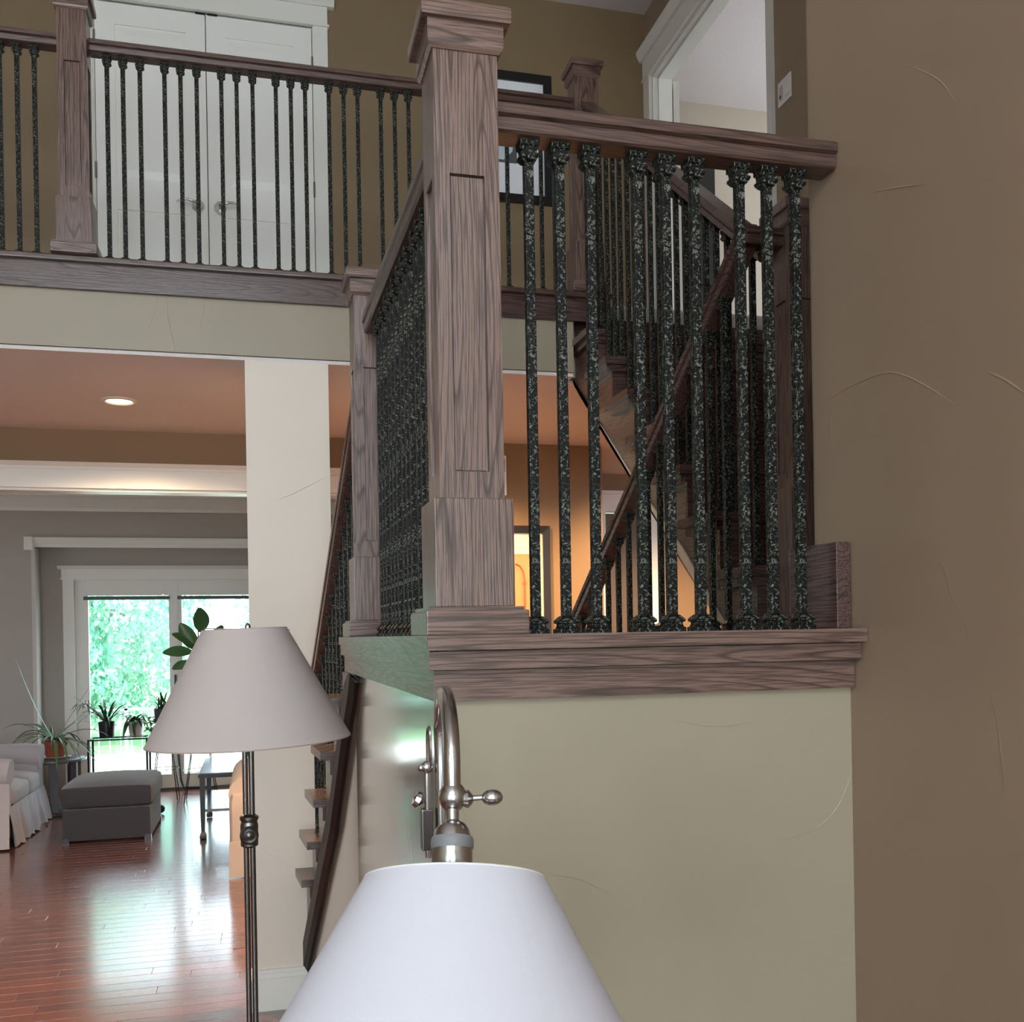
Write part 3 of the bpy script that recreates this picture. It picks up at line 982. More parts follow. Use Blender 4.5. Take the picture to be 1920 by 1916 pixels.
# descending, open side
g = thing('stair_railing', 'descending handrail with iron balusters beside the cream column', 'railing')


def lrail(yy):
    return (0.326 - 0.095 * (yy - 2.95), yy, 2.315 - 0.905 * (yy - 2.97))


rail(g, lrail(2.962), lrail(4.278), WDARK[1])
for i in range(14):
    yy = 3.06 + i * 0.082
    if yy > 4.22:
        break
    x, _, zr = lrail(yy)
    k = max(0, math.ceil((yy - Y1) / RU))
    zb = L - RI * (k if yy > YE else 0)
    kk = int((yy - Y1) / RU) + 1 if yy > YE else 0
    zb = L - RI * kk
    baluster(g, x, yy, zb, zr, rot=R(5))
# descending, inner side, with the short level piece at the middle newel
g = thing('stair_railing', 'inner descending handrail starting at the post by the upper flight', 'railing')
z3 = 2.672
rail(g, (1.489, 2.60, z3), (1.372, 2.60, z3), WDARK[0], 'level_handrail')


def rrail(yy):
    return (1.392 - 0.116 * (yy - 2.60), yy, z3 - 0.905 * (yy - 2.60))


rail(g, rrail(2.600), rrail(4.26), WDARK[1])
for i in range(15):
    yy = 2.72 + (i // 3) * 0.315 + (i % 3) * 0.085
    x, _, zr = rrail(yy)
    if yy <= YE:
        zb = L - 0.001
    else:
        zb = L - RI * (int((yy - Y1) / RU) + 1)
    if yy < 4.25:
        baluster(g, x - 0.01, yy, zb, zr, rot=R(6))
# ascending
g = thing('stair_railing', 'ascending handrail with iron balusters on the treads of the upper flight', 'railing')


def urail(yy):
    return (1.482, yy, 2.655 + 0.79 * (yy - 2.66))


rail(g, urail(2.658), urail(4.243), WRAIL[1])
for k in range(1, 8):
    for j in range(3):
        yy = UY + UG * (k - 1) + 0.035 + j * 0.078
        if yy < 2.70 or yy > 4.20:
            continue
        baluster(g, 1.482, yy, L + UR * k, urail(yy)[2])

# ---- raised trowel ridges left in the plaster
def hit(px, py, X=None, Y=None):
    """pixel of the photograph -> point on the wall plane X or Y"""
    x, y = px - PX, -(py - PY)
    c, sn = math.cos(ROLL), math.sin(ROLL)
    r, z = (x * c + y * sn) / F, (-x * sn + y * c) / F
    d = Vector((r * math.cos(TH) + math.sin(TH), -r * math.sin(TH) + math.cos(TH), z))
    return d * ((X / d.x) if X is not None else (Y / d.y)) + Vector((0, 0, EYE))


def ridge(wall, pix, mat, X=None, Y=None, rad=0.0016):
    p = [hit(a, b, X, Y) for a, b in pix]
    q = []
    for i in range(len(p) - 1):
        a, b, c_, d = p[max(i - 1, 0)], p[i], p[i + 1], p[min(i + 2, len(p) - 1)]
        for k in range(6):
            t = k / 6
            q.append(0.5 * ((2 * b) + (c_ - a) * t + (2 * a - 5 * b + 4 * c_ - d) * t * t + (3 * b - a - 3 * c_ + d) * t ** 3))
    q.append(p[-1])
    n = len(q)
    MB().tube(q, [rad * (0.15 + 0.85 * math.sin(math.pi * (i + 0.5) / n)) for i in range(n)], n=6).build('plaster_ridge', mat, bpy.data.objects[wall], smooth=True)


ridge('wall_landing', [(1466, 1578), (1535, 1550), (1575, 1505), (1602, 1432)], OLIVE, Y=1.642)
ridge('wall_landing', [(1020, 1640), (1085, 1648), (1150, 1680)], OLIVE, Y=1.642, rad=0.0012)
ridge('wall_landing', [(1240, 1345), (1340, 1362), (1430, 1350)], OLIVE, Y=1.642, rad=0.0010)
ridge('wall_right', [(1548, 752), (1600, 722), (1668, 698), (1730, 720), (1788, 757)], TAUPE, X=XW)
ridge('wall_right', [(1850, 697), (1885, 712), (1925, 740)], TAUPE, X=XW)
ridge('wall_right', [(1630, 362), (1680, 352), (1735, 345)], TAUPE, X=XW, rad=0.0012)
ridge('wall_right', [(1700, 120), (1760, 150), (1790, 190)], TAUPE, X=XW, rad=0.0010)
ridge('wall_column', [(520, 938), (560, 920), (612, 894)], CREAM, Y=4.28, rad=0.003)

# ================================================================== SMALL FITTINGS
sw = thing('light_switch', 'white dimmer switch plate on the taupe wall at the head of the stairs', 'light switch', (XU, 4.16, 4.09))
MB().box(-0.006, 0, -0.058, 0.058, -0.058, 0.058, 0.002).build('plate', PLASTIC, sw)
MB().box(-0.010, -0.005, -0.048, -0.008, -0.034, 0.034, 0.002).build('rocker', PLASTIC, sw)
MB().box(-0.009, -0.005, 0.012, 0.044, -0.034, 0.034, 0.002).build('dimmer', plain('grey_plastic', lin(196, 190, 186), 0.4), sw)
MB().box(-0.013, -0.008, 0.022, 0.036, -0.026, -0.012, 0.002).build('slider', plain('dark_grey_plastic', lin(96, 92, 92), 0.4), sw)

th = thing('wall_panel', 'small white control panel on the tan hall wall beside the stair post', 'control panel', (1.447, YB, 2.527))
MB().box(-0.04, 0.022, -0.022, 0, -0.122, 0.122, 0.003).build('housing', PLASTIC, th)
MB().box(-0.03, 0.012, -0.024, -0.02, 0.02, 0.1, 0.001).build('screen', plain('grey_screen', lin(120, 124, 120), 0.2), th)


def downlight(x, y, label, power):
    t = thing('recessed_downlight', label, 'ceiling light', (x, y, HC - 0.015), 'recessed hall downlights')
    MB().lathe([(0.083, 0), (0.083, -0.004), (0.066, -0.009), (0.058, -0.003), (0.058, 0)], n=32, cap=False).build('trim_ring', WHITE, t, smooth=True)
    MB().lathe([(0.0, -0.0045), (0.030, -0.006), (0.058, -0.003)], n=32, cap=False).build('lens', BULB, t, smooth=True)
    l = bpy.data.lights.new('downlight', 'SPOT')
    l.energy = power
    l.color = (1.0, 0.71, 0.43)
    l.spot_size = R(150)
    l.spot_blend = 0.6
    l.shadow_soft_size = 0.06
    o = bpy.data.objects.new('downlight_lamp', l)
    C.objects.link(o)
    o.parent = t
    o.location = (0, 0, -0.03)


downlight(-0.645, 5.11, 'recessed ceiling downlight glowing over the hall by the cream column', 320)
downlight(1.02, 5.05, 'recessed hall ceiling downlight behind the stair landing', 330)
downlight(2.80, 5.45, 'recessed hall ceiling downlight under the upper flight near the dark door', 420)


def framed(name, label, x0, x1, z0, z1, fw, fcol, mcol, y=YB):
    t = thing(name, label, 'picture', ((x0 + x1) / 2, y, z0))
    w2, h = (x1 - x0) / 2, z1 - z0
    m = MB()
    P = [(-w2, 0), (w2, 0), (w2, h), (-w2, h)]
    I = [(-w2 + fw, fw), (w2 - fw, fw), (w2 - fw, h - fw), (-w2 + fw, h - fw)]
    for i in range(4):
        j = (i + 1) % 4
        m.loft([[(P[i][0], 0, P[i][1]), (P[i][0], -0.03, P[i][1]), (I[i][0], -0.024, I[i][1]), (I[i][0], 0, I[i][1])],
                [(P[j][0], 0, P[j][1]), (P[j][0], -0.03, P[j][1]), (I[j][0], -0.024, I[j][1]), (I[j][0], 0, I[j][1])]])
    m.build('frame', fcol, t)
    B(-w2 + fw, w2 - fw, -0.010, 0, fw, h - fw).build('mat_board', mcol, t)
    return t, w2, h


MATW = plain('mat_board', lin(226, 226, 228), 0.6)
t, w2, h = framed('framed_picture', 'black framed picture with wide white mat on the upstairs wall', 1.12, 1.795, 4.202, 4.995, 0.05, BLACK, MATW)
B(-0.20, 0.115, -0.0125, -0.0095, 0.24, 0.60).build('print_background', plain('print_grey', lin(78, 80, 82), 0.6), t)
sh = [(-0.16 + 0.0, 0.31), (-0.08, 0.26), (0.03, 0.255), (0.085, 0.31), (0.10, 0.40), (0.07, 0.47), (0.02, 0.50), (-0.06, 0.505), (-0.13, 0.47), (-0.17, 0.40)]
MB().prism(sh, lambda a, b: (a, -0.0125, b), lambda a, b: (a, -0.014, b)).build('print_shape', plain('print_pale', lin(188, 200, 202), 0.6, var=0.2, bscale=20), t)
MB().prism([(0.04, 0.49), (0.10, 0.48), (0.108, 0.52), (0.06, 0.545), (0.02, 0.53)], lambda a, b: (a, -0.0125, b), lambda a, b: (a, -0.015, b)).build('print_accent', plain('print_cream', lin(196, 186, 158), 0.6), t)
t, w2, h = framed('framed_picture', 'dark framed orange print with a cream mat on the tan hall wall', 1.30, 1.735, 1.50, 2.222, 0.042, plain('espresso_frame', lin(38, 34, 34), 0.4), plain('cream_mat', lin(228, 206, 176), 0.6))
B(-w2 + 0.042, 0.105, -0.0125, -0.0095, 0.10, 0.55).build('print_background', plain('print_orange', lin(196, 128, 78), 0.6, var=0.2, bscale=12), t)
MB().tube([(0.0, -0.013, 0.49), (0.03, -0.013, 0.475), (0.05, -0.013, 0.44), (0.055, -0.013, 0.39), (0.057, -0.013, 0.12)], 0.006, n=6).build('print_stalk', plain('print_rust', lin(150, 78, 40), 0.6), t)
MB().ball((0.055, -0.013, 0.37), 0.016, 1, 0.2, 0.8, n=10).build('print_knot', plain('print_rust_light', lin(176, 98, 52), 0.6), t)

# ================================================================== FLOOR LAMPS
def shade_mesh(r0, r1, h, n=48):
    m = MB()
    rings = []
    for r, z in ((r1, 0), (r0, h), (r0 - 0.0015, h), (r1 - 0.0015, 0)):
        rings.append([(r * math.cos(2 * math.pi * i / n), r * math.sin(2 * math.pi * i / n), z) for i in range(n)])
    m.loft(rings + [rings[0]], cap=False)
    bmesh.ops.remove_doubles(m.bm, verts=m.bm.verts, dist=1e-6)
    return m


def ringtube(m, r, z, t, n=40):
    m.tube([(r * math.cos(2 * math.pi * i / n), r * math.sin(2 * math.pi * i / n), z) for i in range(n + 1)], t, n=6)
    return m


# lamp standing in the room, ivory shade
f2 = thing('floor_lamp', 'floor lamp with ivory coolie shade on a twin-tube nickel pole', 'floor lamp', (-0.03, 2.17, 0))
MB().lathe([(0.0, 0.0), (0.14, 0.0), (0.14, 0.012), (0.10, 0.022), (0.03, 0.03), (0.016, 0.05)], n=32, cap=False).build('base', DARKNICKEL, f2, smooth=True)
MB().tube([(-0.0065, 0, 0.04), (-0.0065, 0, 1.36)], 0.0058, n=12).build('pole', DARKNICKEL, f2, smooth=True)
MB().tube([(0.0065, 0, 0.04), (0.0065, 0, 1.36)], 0.0058, n=12).build('pole', DARKNICKEL, f2, smooth=True)
MB().lathe([(0.013, 1.118), (0.018, 1.122), (0.0185, 1.165), (0.0165, 1.172), (0.0195, 1.178), (0.0195, 1.183), (0.013, 1.188)], n=20).build('collar', DARKNICKEL, f2, smooth=True)
kn = MB().lathe([(0.0, -0.006), (0.019, -0.006), (0.0195, 0.004), (0.015, 0.008), (0.012, 0.005), (0.007, 0.010), (0.0, 0.012)], n=20, cap=False)
kn.xf(Matrix.Translation((0.0, -0.022, 1.147)) @ Matrix.Rotation(R(90), 4, 'X'))
kn.build('knob', DARKNICKEL, f2, smooth=True)
sh2 = shade_mesh(0.088, 0.212, 0.236)
TM = Matrix.Translation((0.004, 0, 1.345)) @ Matrix.Rotation(R(-1.6), 4, 'Y')
sh2.xf(TM)
s2 = sh2.build('lamp_shade', SHADE2, f2, smooth=True)
PIP2 = plain('shade_piping', lin(170, 150, 140), 0.8)
ringtube(MB(), 0.2115, 0.0, 0.0016).xf(TM).build('shade_wire', PIP2, s2)
ringtube(MB(), 0.0875, 0.236, 0.0012).xf(TM).build('shade_wire', PIP2, s2)
MB().tube([(0.002, 0, 1.33), (0.004, 0, 1.44)], 0.015, n=14).build('socket', DARKNICKEL, f2, smooth=True)
MB().ball((0.004, 0, 1.485), 0.03, n=14).build('bulb', plain('frosted_bulb', lin(236, 232, 224), 0.4), f2, smooth=True)
MB().tube([(0.09, 0, 1.578), (-0.085, 0, 1.583)], 0.0014, n=6).tube([(0.004, -0.085, 1.581), (0.004, 0.085, 1.581)], 0.0014, n=6).lathe([(0.0, 1.578), (0.006, 1.580), (0.006, 1.588), (0.002, 1.594)], cx=0.004, n=10).build('finial', SATIN, s2)

# near lamp: white shade hung from an arched nickel arm
f1 = thing('floor_lamp', 'arched nickel floor lamp with a white shade in front of the stair landing', 'floor lamp', (0.186, 0.985, 0))
JT = Matrix.Translation((0, 0, 1.396)) @ Matrix.Rotation(-TH, 4, 'Z') @ Matrix.Rotation(R(-23), 4, 'X') @ Matrix.Translation((0, 0, -1.396))
TM = JT @ Matrix.Translation((0, 0, 1.078)) @ Matrix.Rotation(R(0.8), 4, 'Y')
s1 = shade_mesh(0.0885, 0.213, 0.236).xf(TM).build('lamp_shade', SHADE, f1, smooth=True)
PIP1 = plain('white_piping', lin(220, 216, 214), 0.8)
ringtube(MB(), 0.2125, 0.0, 0.0016).xf(TM).build('shade_wire', PIP1, s1)
ringtube(MB(), 0.088, 0.236, 0.0012).xf(TM).build('shade_wire', PIP1, s1)
MB().tube([(0.088, 0, 1.313), (-0.088, 0, 1.314)], 0.0014, n=6).tube([(0, -0.088, 1.313), (0, 0.088, 1.313)], 0.0014, n=6).xf(JT).build('shade_spider', SATIN, s1)
MB().lathe([(0.0165, 1.27), (0.0205, 1.30), (0.0205, 1.322), (0.0195, 1.324), (0.0205, 1.326), (0.0205, 1.343)], n=28).xf(JT).build('socket', NICKEL, f1, smooth=True)
MB().lathe([(0.0208, 1.343), (0.0214, 1.346), (0.0214, 1.352), (0.0204, 1.355)], n=28).xf(JT).build('socket_ring', plain('grey_ring', lin(120, 120, 122), 0.5), f1, smooth=True)
MB().lathe([(0.0195, 1.355), (0.0175, 1.362), (0.0135, 1.368), (0.0068, 1.372), (0.0064, 1.382), (0.0075, 1.386)], n=24).xf(JT).build('socket_cup', NICKEL, f1, smooth=True)
MB().ball((0, 0, 1.396), 0.0145, 1, 1, 1.1, n=18).build('ball_joint', NICKEL, f1, smooth=True)
kx = Vector((math.cos(TH), -math.sin(TH), 0))
lev = MB().tube([kx * 0.008 + Vector((0, 0, 1.394)), kx * 0.013 + Vector((0, 0, 1.394)), kx * 0.016 + Vector((0, 0, 1.394)), kx * 0.019 + Vector((0, 0, 1.394)), kx * 0.021 + Vector((0, 0, 1.3945)), kx * 0.031 + Vector((0, 0, 1.395))],
                [0.007, 0.0085, 0.0095, 0.006, 0.0028, 0.0028], n=14)
lev.build('key_stem', NICKEL, f1, smooth=True)
m = MB().ball((0, 0, 0), 0.0098, 1.15, 0.9, 0.82, n=16)
m.xf(Matrix.Translation(kx * 0.040 + Vector((0, 0, 1.395))) @ Matrix.Rotation(-TH, 4, 'Z'))
m.build('key', NICKEL, f1, smooth=True)
# arch rises from the joint and comes down to the pole behind
pole = Vector((0.033, 0.25, 0))
arch = []
for i in range(25):
    a = math.pi * i / 24
    u = (1 - math.cos(a)) / 2
    arch.append(Vector((pole.x * u, pole.y * u, 1.432 + 0.062 * math.sin(a))))
arch = [Vector((0, 0, 1.395)), Vector((0, 0, 1.415))] + arch + [Vector((pole.x, pole.y, 1.40)), Vector((pole.x, pole.y, 1.30)), Vector((pole.x, pole.y, 1.10))]
MB().tube(arch, 0.0088, n=14).build('arm', NICKEL, f1, smooth=True)
MB().tube([(pole.x, pole.y, 0.02), (pole.x, pole.y, 1.12)], 0.0105, n=14).build('pole', NICKEL, f1, smooth=True)
MB().lathe([(0.0, 0), (0.14, 0), (0.14, 0.012), (0.1, 0.02), (0.02, 0.03), (0.0115, 0.05)], cx=pole.x, cy=pole.y, n=32, cap=False).build('base', NICKEL, f1, smooth=True)
qx, qy = pole.x - 0.018, pole.y
MB().tube([(qx, qy, 1.28), (qx, qy, 1.395)], 0.0042, n=10).build('side_rod', NICKEL, f1, smooth=True)
MB().tube([(qx + 0.003 , qy + 0.012 * math.cos(t), 1.418 + 0.026 * math.sin(t)) for t in [2 * math.pi * i / 20 for i in range(21)]], 0.0022, n=6).build('rod_loop', NICKEL, f1, smooth=True)
MB().ball((qx, qy, 1.394), 0.0085, n=12).ball((qx - 0.008, qy - 0.004, 1.394), 0.005, n=10).build('rod_ball', NICKEL, f1, smooth=True)
MB().box(qx - 0.009, qx + 0.006, qy - 0.008, qy + 0.008, 1.29, 1.342, 0.002).build('clamp', DARKNICKEL, f1)
MB().lathe([(0.003, 0), (0.011, 0.006), (0.009, 0.012), (0.0, 0.014)], n=12, cap=False).xf(Matrix.Translation((qx - 0.006, qy, 1.35)) @ Matrix.Rotation(R(-60), 4, 'Y')).build('thumb_screw', NICKEL, f1, smooth=True)
MB().ball((qx - 0.004, qy - 0.01, 1.263), 0.016, 1, 1, 0.8, n=14).build('rod_end', NICKEL, f1, smooth=True)

# ================================================================== LIVING ROOM FURNITURE
def soft(x0, x1, y0, y1, z0, z1, r=0.04, puff=0.0, n=6):
    """rounded, slightly crowned cushion block"""
    bm = bmesh.new()
    bmesh.ops.create_cube(bm, size=1.0)
    bmesh.ops.subdivide_edges(bm, edges=bm.edges, cuts=n, use_grid_fill=True)
    cx, cy, cz = (x0 + x1) / 2, (y0 + y1) / 2, (z0 + z1) / 2
    hx, hy, hz = (x1 - x0) / 2, (y1 - y0) / 2, (z1 - z0) / 2
    for v in bm.verts:
        p = Vector((v.co.x * 2 * hx, v.co.y * 2 * hy, v.co.z * 2 * hz))
        q = Vector((max(-hx + r, min(hx - r, p.x)), max(-hy + r, min(hy - r, p.y)), max(-hz + r, min(hz - r, p.z))))
        d = p - q
        if d.length > 1e-6:
            p = q + d.normalized() * r if d.length > r * 0.2 else p
        u, t = p.x / hx, p.y / hy
        p.z += puff * max(0, (1 - u * u)) * max(0, (1 - t * t)) * (1 if p.z > 0 else 0)
        v.co = Vector((cx, cy, cz)) + p
    m = MB()
    m.bm.free()
    m.bm = bm
    return m


# ottoman
ot = thing('ottoman', 'charcoal upholstered ottoman on the reddish wood floor', 'ottoman', (-1.185, 8.66, 0))
soft(-0.325, 0.325, -0.43, 0.43, 0.012, 0.265, 0.02).build('base', GREYFAB, ot, smooth=True)
soft(-0.345, 0.345, -0.445, 0.445, 0.262, 0.445, 0.055, 0.03).build('cushion', GREYFAB, ot, smooth=True)
for a in (-0.3, 0.3):
    for b in (-0.4, 0.4):
        B(a - 0.025, a + 0.025, b - 0.025, b + 0.025, 0, 0.04).build('foot', BLACK, ot)

# slipcovered armchair at the left
ac = thing('armchair', 'pale grey slipcovered armchair with a wrinkled skirt beside the ottoman', 'armchair', (-2.30, 8.80, 0))
soft(-0.42, 0.40, -0.45, 0.45, 0.06, 0.30, 0.03).build('seat_base', SLIP, ac, smooth=True)
soft(-0.30, 0.44, -0.46, 0.10, 0.29, 0.45, 0.05, 0.035).build('seat_cushion', SLIP, ac, smooth=True)
soft(-0.30, 0.44, 0.08, 0.46, 0.29, 0.46, 0.05, 0.035).build('seat_cushion', SLIP, ac, smooth=True)
for s, nm_ in ((1, 'arm'), (-1, 'arm')):
    a = 0.46 if s > 0 else -0.66
    m = soft(-0.45, 0.42, a, a + 0.2, 0.06, 0.56, 0.03)
    m.build('arm', SLIP, ac, smooth=True)
    MB().tube([(-0.45, a + 0.1, 0.57), (0.3, a + 0.1, 0.575), (0.435, a + 0.1, 0.56)], 0.112, n=18).build('arm_roll', SLIP, ac, smooth=True)
soft(-0.66, -0.42, -0.66, 0.66, 0.06, 0.92, 0.07).build('backrest', SLIP, ac, smooth=True)


def ruffle(x, y0, y1, z0, z1, amp, n=90):
    m = MB()
    rings = []
    rg = random.Random(5)
    ph = [rg.random() * 6 for _ in range(4)]
    cols = []
    for i in range(n + 1):
        yy = y0 + (y1 - y0) * i / n
        f = math.sin(yy * 41 + ph[0]) * 0.5 + math.sin(yy * 23 + ph[1]) * 0.6 + math.sin(yy * 71 + ph[2]) * 0.25
        cols.append((yy, f))
    for j in range(7):
        v = j / 6
        z = z1 + (z0 - z1) * v
        rings.append([(x + amp * f * v + 0.05 * v, yy + 0.02 * math.sin(v * 3 + yy * 9), z + (0.008 * math.sin(yy * 37) if j == 6 else 0)) for yy, f in cols])
    m.loft(rings, cap=False, closed=False)
    return m


rf = ruffle(0.43, -0.64, 0.66, 0.012, 0.31, 0.022)
rf.build('skirt', SLIP, ac, smooth=True)
sd = MB()
sd.loft([[(0.45 - 0.06 * i + 0.008 * math.sin(i * 2.1) * v, -0.668 - 0.03 * v - 0.012 * math.sin(i * 1.7) * v, 0.5 - 0.485 * v) for i in range(14)] for v in (0, 0.5, 1)], cap=False, closed=False)
sd.build('side_skirt', SLIP, ac, smooth=True)

# tan slipcovered chair at the right, seen from the side
tc_ = thing('armchair', 'tan slipcovered armchair partly hidden by the lamp pole', 'armchair', (0.20, 7.35, 0))
soft(-0.36, 0.42, -0.52, 0.52, 0.02, 0.50, 0.05).build('body', TAN, tc_, smooth=True)
MB().tube([(-0.31, -0.56, 0.53), (-0.31, 0.52, 0.53)], 0.115, n=18).build('arm_roll', TAN, tc_, smooth=True)
MB().tube([(0.36, -0.56, 0.53), (0.36, 0.52, 0.53)], 0.115, n=18).build('arm_roll', TAN, tc_, smooth=True)
soft(-0.42, 0.46, -0.66, -0.46, 0.02, 0.56, 0.07).build('backrest', TAN, tc_, smooth=True)
soft(-0.2, 0.26, -0.4, 0.5, 0.48, 0.58, 0.045, 0.03).build('seat_cushion', TAN, tc_, smooth=True)
MB().prism([(-0.425, 0.005), (0.46, 0.005), (0.455, 0.24), (-0.42, 0.24)], lambda a, b: (a, -0.672, b), lambda a, b: (a, -0.66, b)).build('skirt', TAN, tc_)

# black side table with glass top
st = thing('side_table', 'black metal side table with glass top and lower shelf beside the tan chair', 'side table', (-0.13, 8.58, 0))
for a in (-0.33, 0.33):
    for b in (-0.5, 0.5):
        MB().square([(0.021, 0.0), (0.026, 0.01), (0.026, 0.03), (0.014, 0.06), (0.018, 0.2), (0.02, 0.48)], cx=a, cy=b).build('leg', BLACKMET, st)
MB().box(-0.36, 0.36, -0.53, -0.49, 0.48, 0.51).box(-0.36, 0.36, 0.49, 0.53, 0.48, 0.51).box(-0.36, -0.32, -0.49, 0.49, 0.48, 0.51).box(0.32, 0.36, -0.49, 0.49, 0.48, 0.51).build('top_frame', BLACKMET, st)
B(-0.355, 0.355, -0.525, 0.525, 0.51, 0.518).build('glass_top', TABLETOP, st)
MB().box(-0.33, 0.33, -0.5, 0.5, 0.21, 0.232).build('shelf', TABLETOP, st)

# dark leafy plant in a low pot on that table
def blade(base, direction, length, width, droop, lift, mat, parent, seg=8, name='leaf'):
    d = Vector((math.cos(direction), math.sin(direction), 0))
    s = Vector((-d.y, d.x, 0))
    m = MB()
    L_, R_, T_ = [], [], []
    for i in range(seg + 1):
        t = i / seg
        out = length * (t - 0.12 * droop * t * t)
        z = lift * length * t - droop * length * t * t
        wv = width * (math.sin(math.pi * min(1, 0.18 + 0.82 * t)) ** 0.6) * (1 if t < 1 else 0.02) if t < 0.999 else 0.0008
        p = Vector(base) + d * out + Vector((0, 0, z))
        L_.append(p + s * wv / 2 + Vector((0, 0, wv * 0.22)))
        T_.append(p)
        R_.append(p - s * wv / 2 + Vector((0, 0, wv * 0.22)))
    m.loft([L_, T_, R_], cap=False, closed=False)
    return m.build(name, mat, parent, smooth=True)


def pot_mesh(r0, r1, h, rim=0.0):
    pr = [(0.0, 0.0), (r0, 0.0), (r1, h)]
    if rim:
        pr = [(0.0, 0.0), (r0, 0.0), (r1 * 0.96, h - rim), (r1 * 1.06, h - rim), (r1 * 1.06, h)]
    pr += [(r1 * 0.9, h), (r1 * 0.86, h - 0.02), (0.0, h - 0.02)]
    return MB().lathe(pr, n=28, cap=False)


def potted(name, label, loc, r0, r1, h, potmat, rim=0.0, saucer=None):
    t = thing(name, label, 'potted plant', loc)
    z = 0.0
    if saucer:
        MB().lathe([(0.0, 0.0), (r1 * 1.1, 0.0), (r1 * 1.35, 0.014), (r1 * 1.3, 0.016), (r1 * 1.05, 0.006), (0, 0.006)], n=28, cap=False).build('saucer', saucer, t, smooth=True)
        z = 0.008
    m = pot_mesh(r0, r1, h, rim)
    m.xf(Matrix.Translation((0, 0, z)))
    m.build('pot', potmat, t, smooth=True)
    MB().lathe([(0.0, h + z - 0.012), (r1 * 0.87, h + z - 0.014)], n=20, cap=False).build('soil', SOIL, t)
    return t, h + z


rg = random.Random(11)
t, h = potted('potted_plant', 'dark leafy plant in a low pot on the black side table', (-0.02, 8.84, 0.518), 0.10, 0.12, 0.12, SLATEPOT)
for i in range(22):
    blade((rg.uniform(-0.05, 0.05), rg.uniform(-0.05, 0.05), h - 0.01), rg.uniform(0, 6.28), rg.uniform(0.14, 0.28), rg.uniform(0.06, 0.10), 0.9, rg.uniform(0.8, 1.6), LEAFD, t)

# round end table with aloe-like plant
et = thing('end_table', 'round dark end table with slatted base in the corner by the French doors', 'end table', (-1.86, 9.80, 0))
MB().lathe([(0.0, 0.47), (0.27, 0.47), (0.285, 0.478), (0.285, 0.495), (0.27, 0.503), (0.0, 0.503)], n=36, cap=False).build('table_top', plain('grey_table_top', lin(96, 96, 108), 0.25), et, smooth=True)
for i in range(8):
    a = 2 * math.pi * i / 8 + 0.2
    MB().box(-0.035, 0.035, -0.012, 0.012, 0.0, 0.47).xf(Matrix.Translation((0.22 * math.cos(a), 0.22 * math.sin(a), 0)) @ Matrix.Rotation(a + math.pi / 2, 4, 'Z')).build('slat', plain('dark_table_slat', lin(52, 50, 58), 0.4) if i == 0 else bpy.data.materials['dark_table_slat'], et)
MB().lathe([(0.0, 0.0), (0.25, 0.0), (0.25, 0.03), (0.0, 0.03)], n=28, cap=False).build('base', bpy.data.materials['dark_table_slat'], et)
t, h = potted('potted_plant', 'spiky plant in a terracotta pot with white saucer on the round end table', (-1.84, 9.79, 0.503), 0.075, 0.105, 0.15, TERRA, 0.04, PLASTIC)
for i in range(26):
    a = i * 2.39996
    lf = rg.uniform(0.2, 1.1)
    blade((0.02 * math.cos(a), 0.02 * math.sin(a), h), a, rg.uniform(0.32, 0.52), rg.uniform(0.020, 0.034), rg.uniform(0.55, 1.0), lf, LEAF, t, seg=10)
blade((0, 0, h), 2.9, 0.30, 0.022, -1.2, 1.3, LEAF, t, seg=10)
blade((0, 0, h), 0.3, 0.34, 0.03, -0.1, 1.5, LEAF, t, seg=10)
blade((0, 0, h), 0.0, 0.42, 0.034, 0.1, 1.0, LEAF, t, seg=10)

# glass plant table in front of the doors with two pots
pt = thing('plant_table', 'narrow glass topped plant table with black legs before the French doors', 'side table', (-1.32, 10.33, 0))
for a in (-0.30, 0.23):
    for b in (-0.13, 0.13):
        MB().square([(0.010, 0.0), (0.010, 0.60)], cx=a, cy=b).build('leg', BLACKMET, pt)
MB().box(-0.31, 0.24, -0.14, -0.12, 0.60, 0.615).box(-0.31, 0.24, 0.12, 0.14, 0.60, 0.615).box(-0.31, -0.29, -0.12, 0.12, 0.60, 0.615).box(0.22, 0.24, -0.12, 0.12, 0.60, 0.615).build('top_frame', BLACKMET, pt)
B(-0.315, 0.245, -0.145, 0.145, 0.615, 0.623).build('glass_top', GLASS, pt)
t, h = potted('potted_plant', 'arching green plant in a black pot on the glass plant table', (-1.47, 10.32, 0.623), 0.068, 0.078, 0.155, DARKPOT)
for i in range(24):
    a = i * 2.39996
    blade((0.02 * math.cos(a) - 0.0, 0.02 * math.sin(a), h - 0.01), a, rg.uniform(0.22, 0.40), rg.uniform(0.016, 0.028), rg.uniform(0.5, 0.9), rg.uniform(0.7, 1.5), LEAFD, t)
for i in range(12):
    blade((-0.18 + rg.uniform(-0.03, 0.03), rg.uniform(-0.05, 0.05), h + 0.17), rg.uniform(0, 6.28), rg.uniform(0.12, 0.24), 0.018, rg.uniform(0.4, 0.9), rg.uniform(-0.1, 0.9), LEAFD, t)
MB().tube([(0, 0, h - 0.01), (-0.08, 0, h + 0.08), (-0.18, 0, h + 0.17)], 0.006, n=6).build('stem', STEM, t)
t, h = potted('potted_plant', 'trailing plant in a pale pink pot on the glass plant table', (-1.205, 10.33, 0.623), 0.058, 0.074, 0.135, PINKPOT, 0.0, PINKPOT)
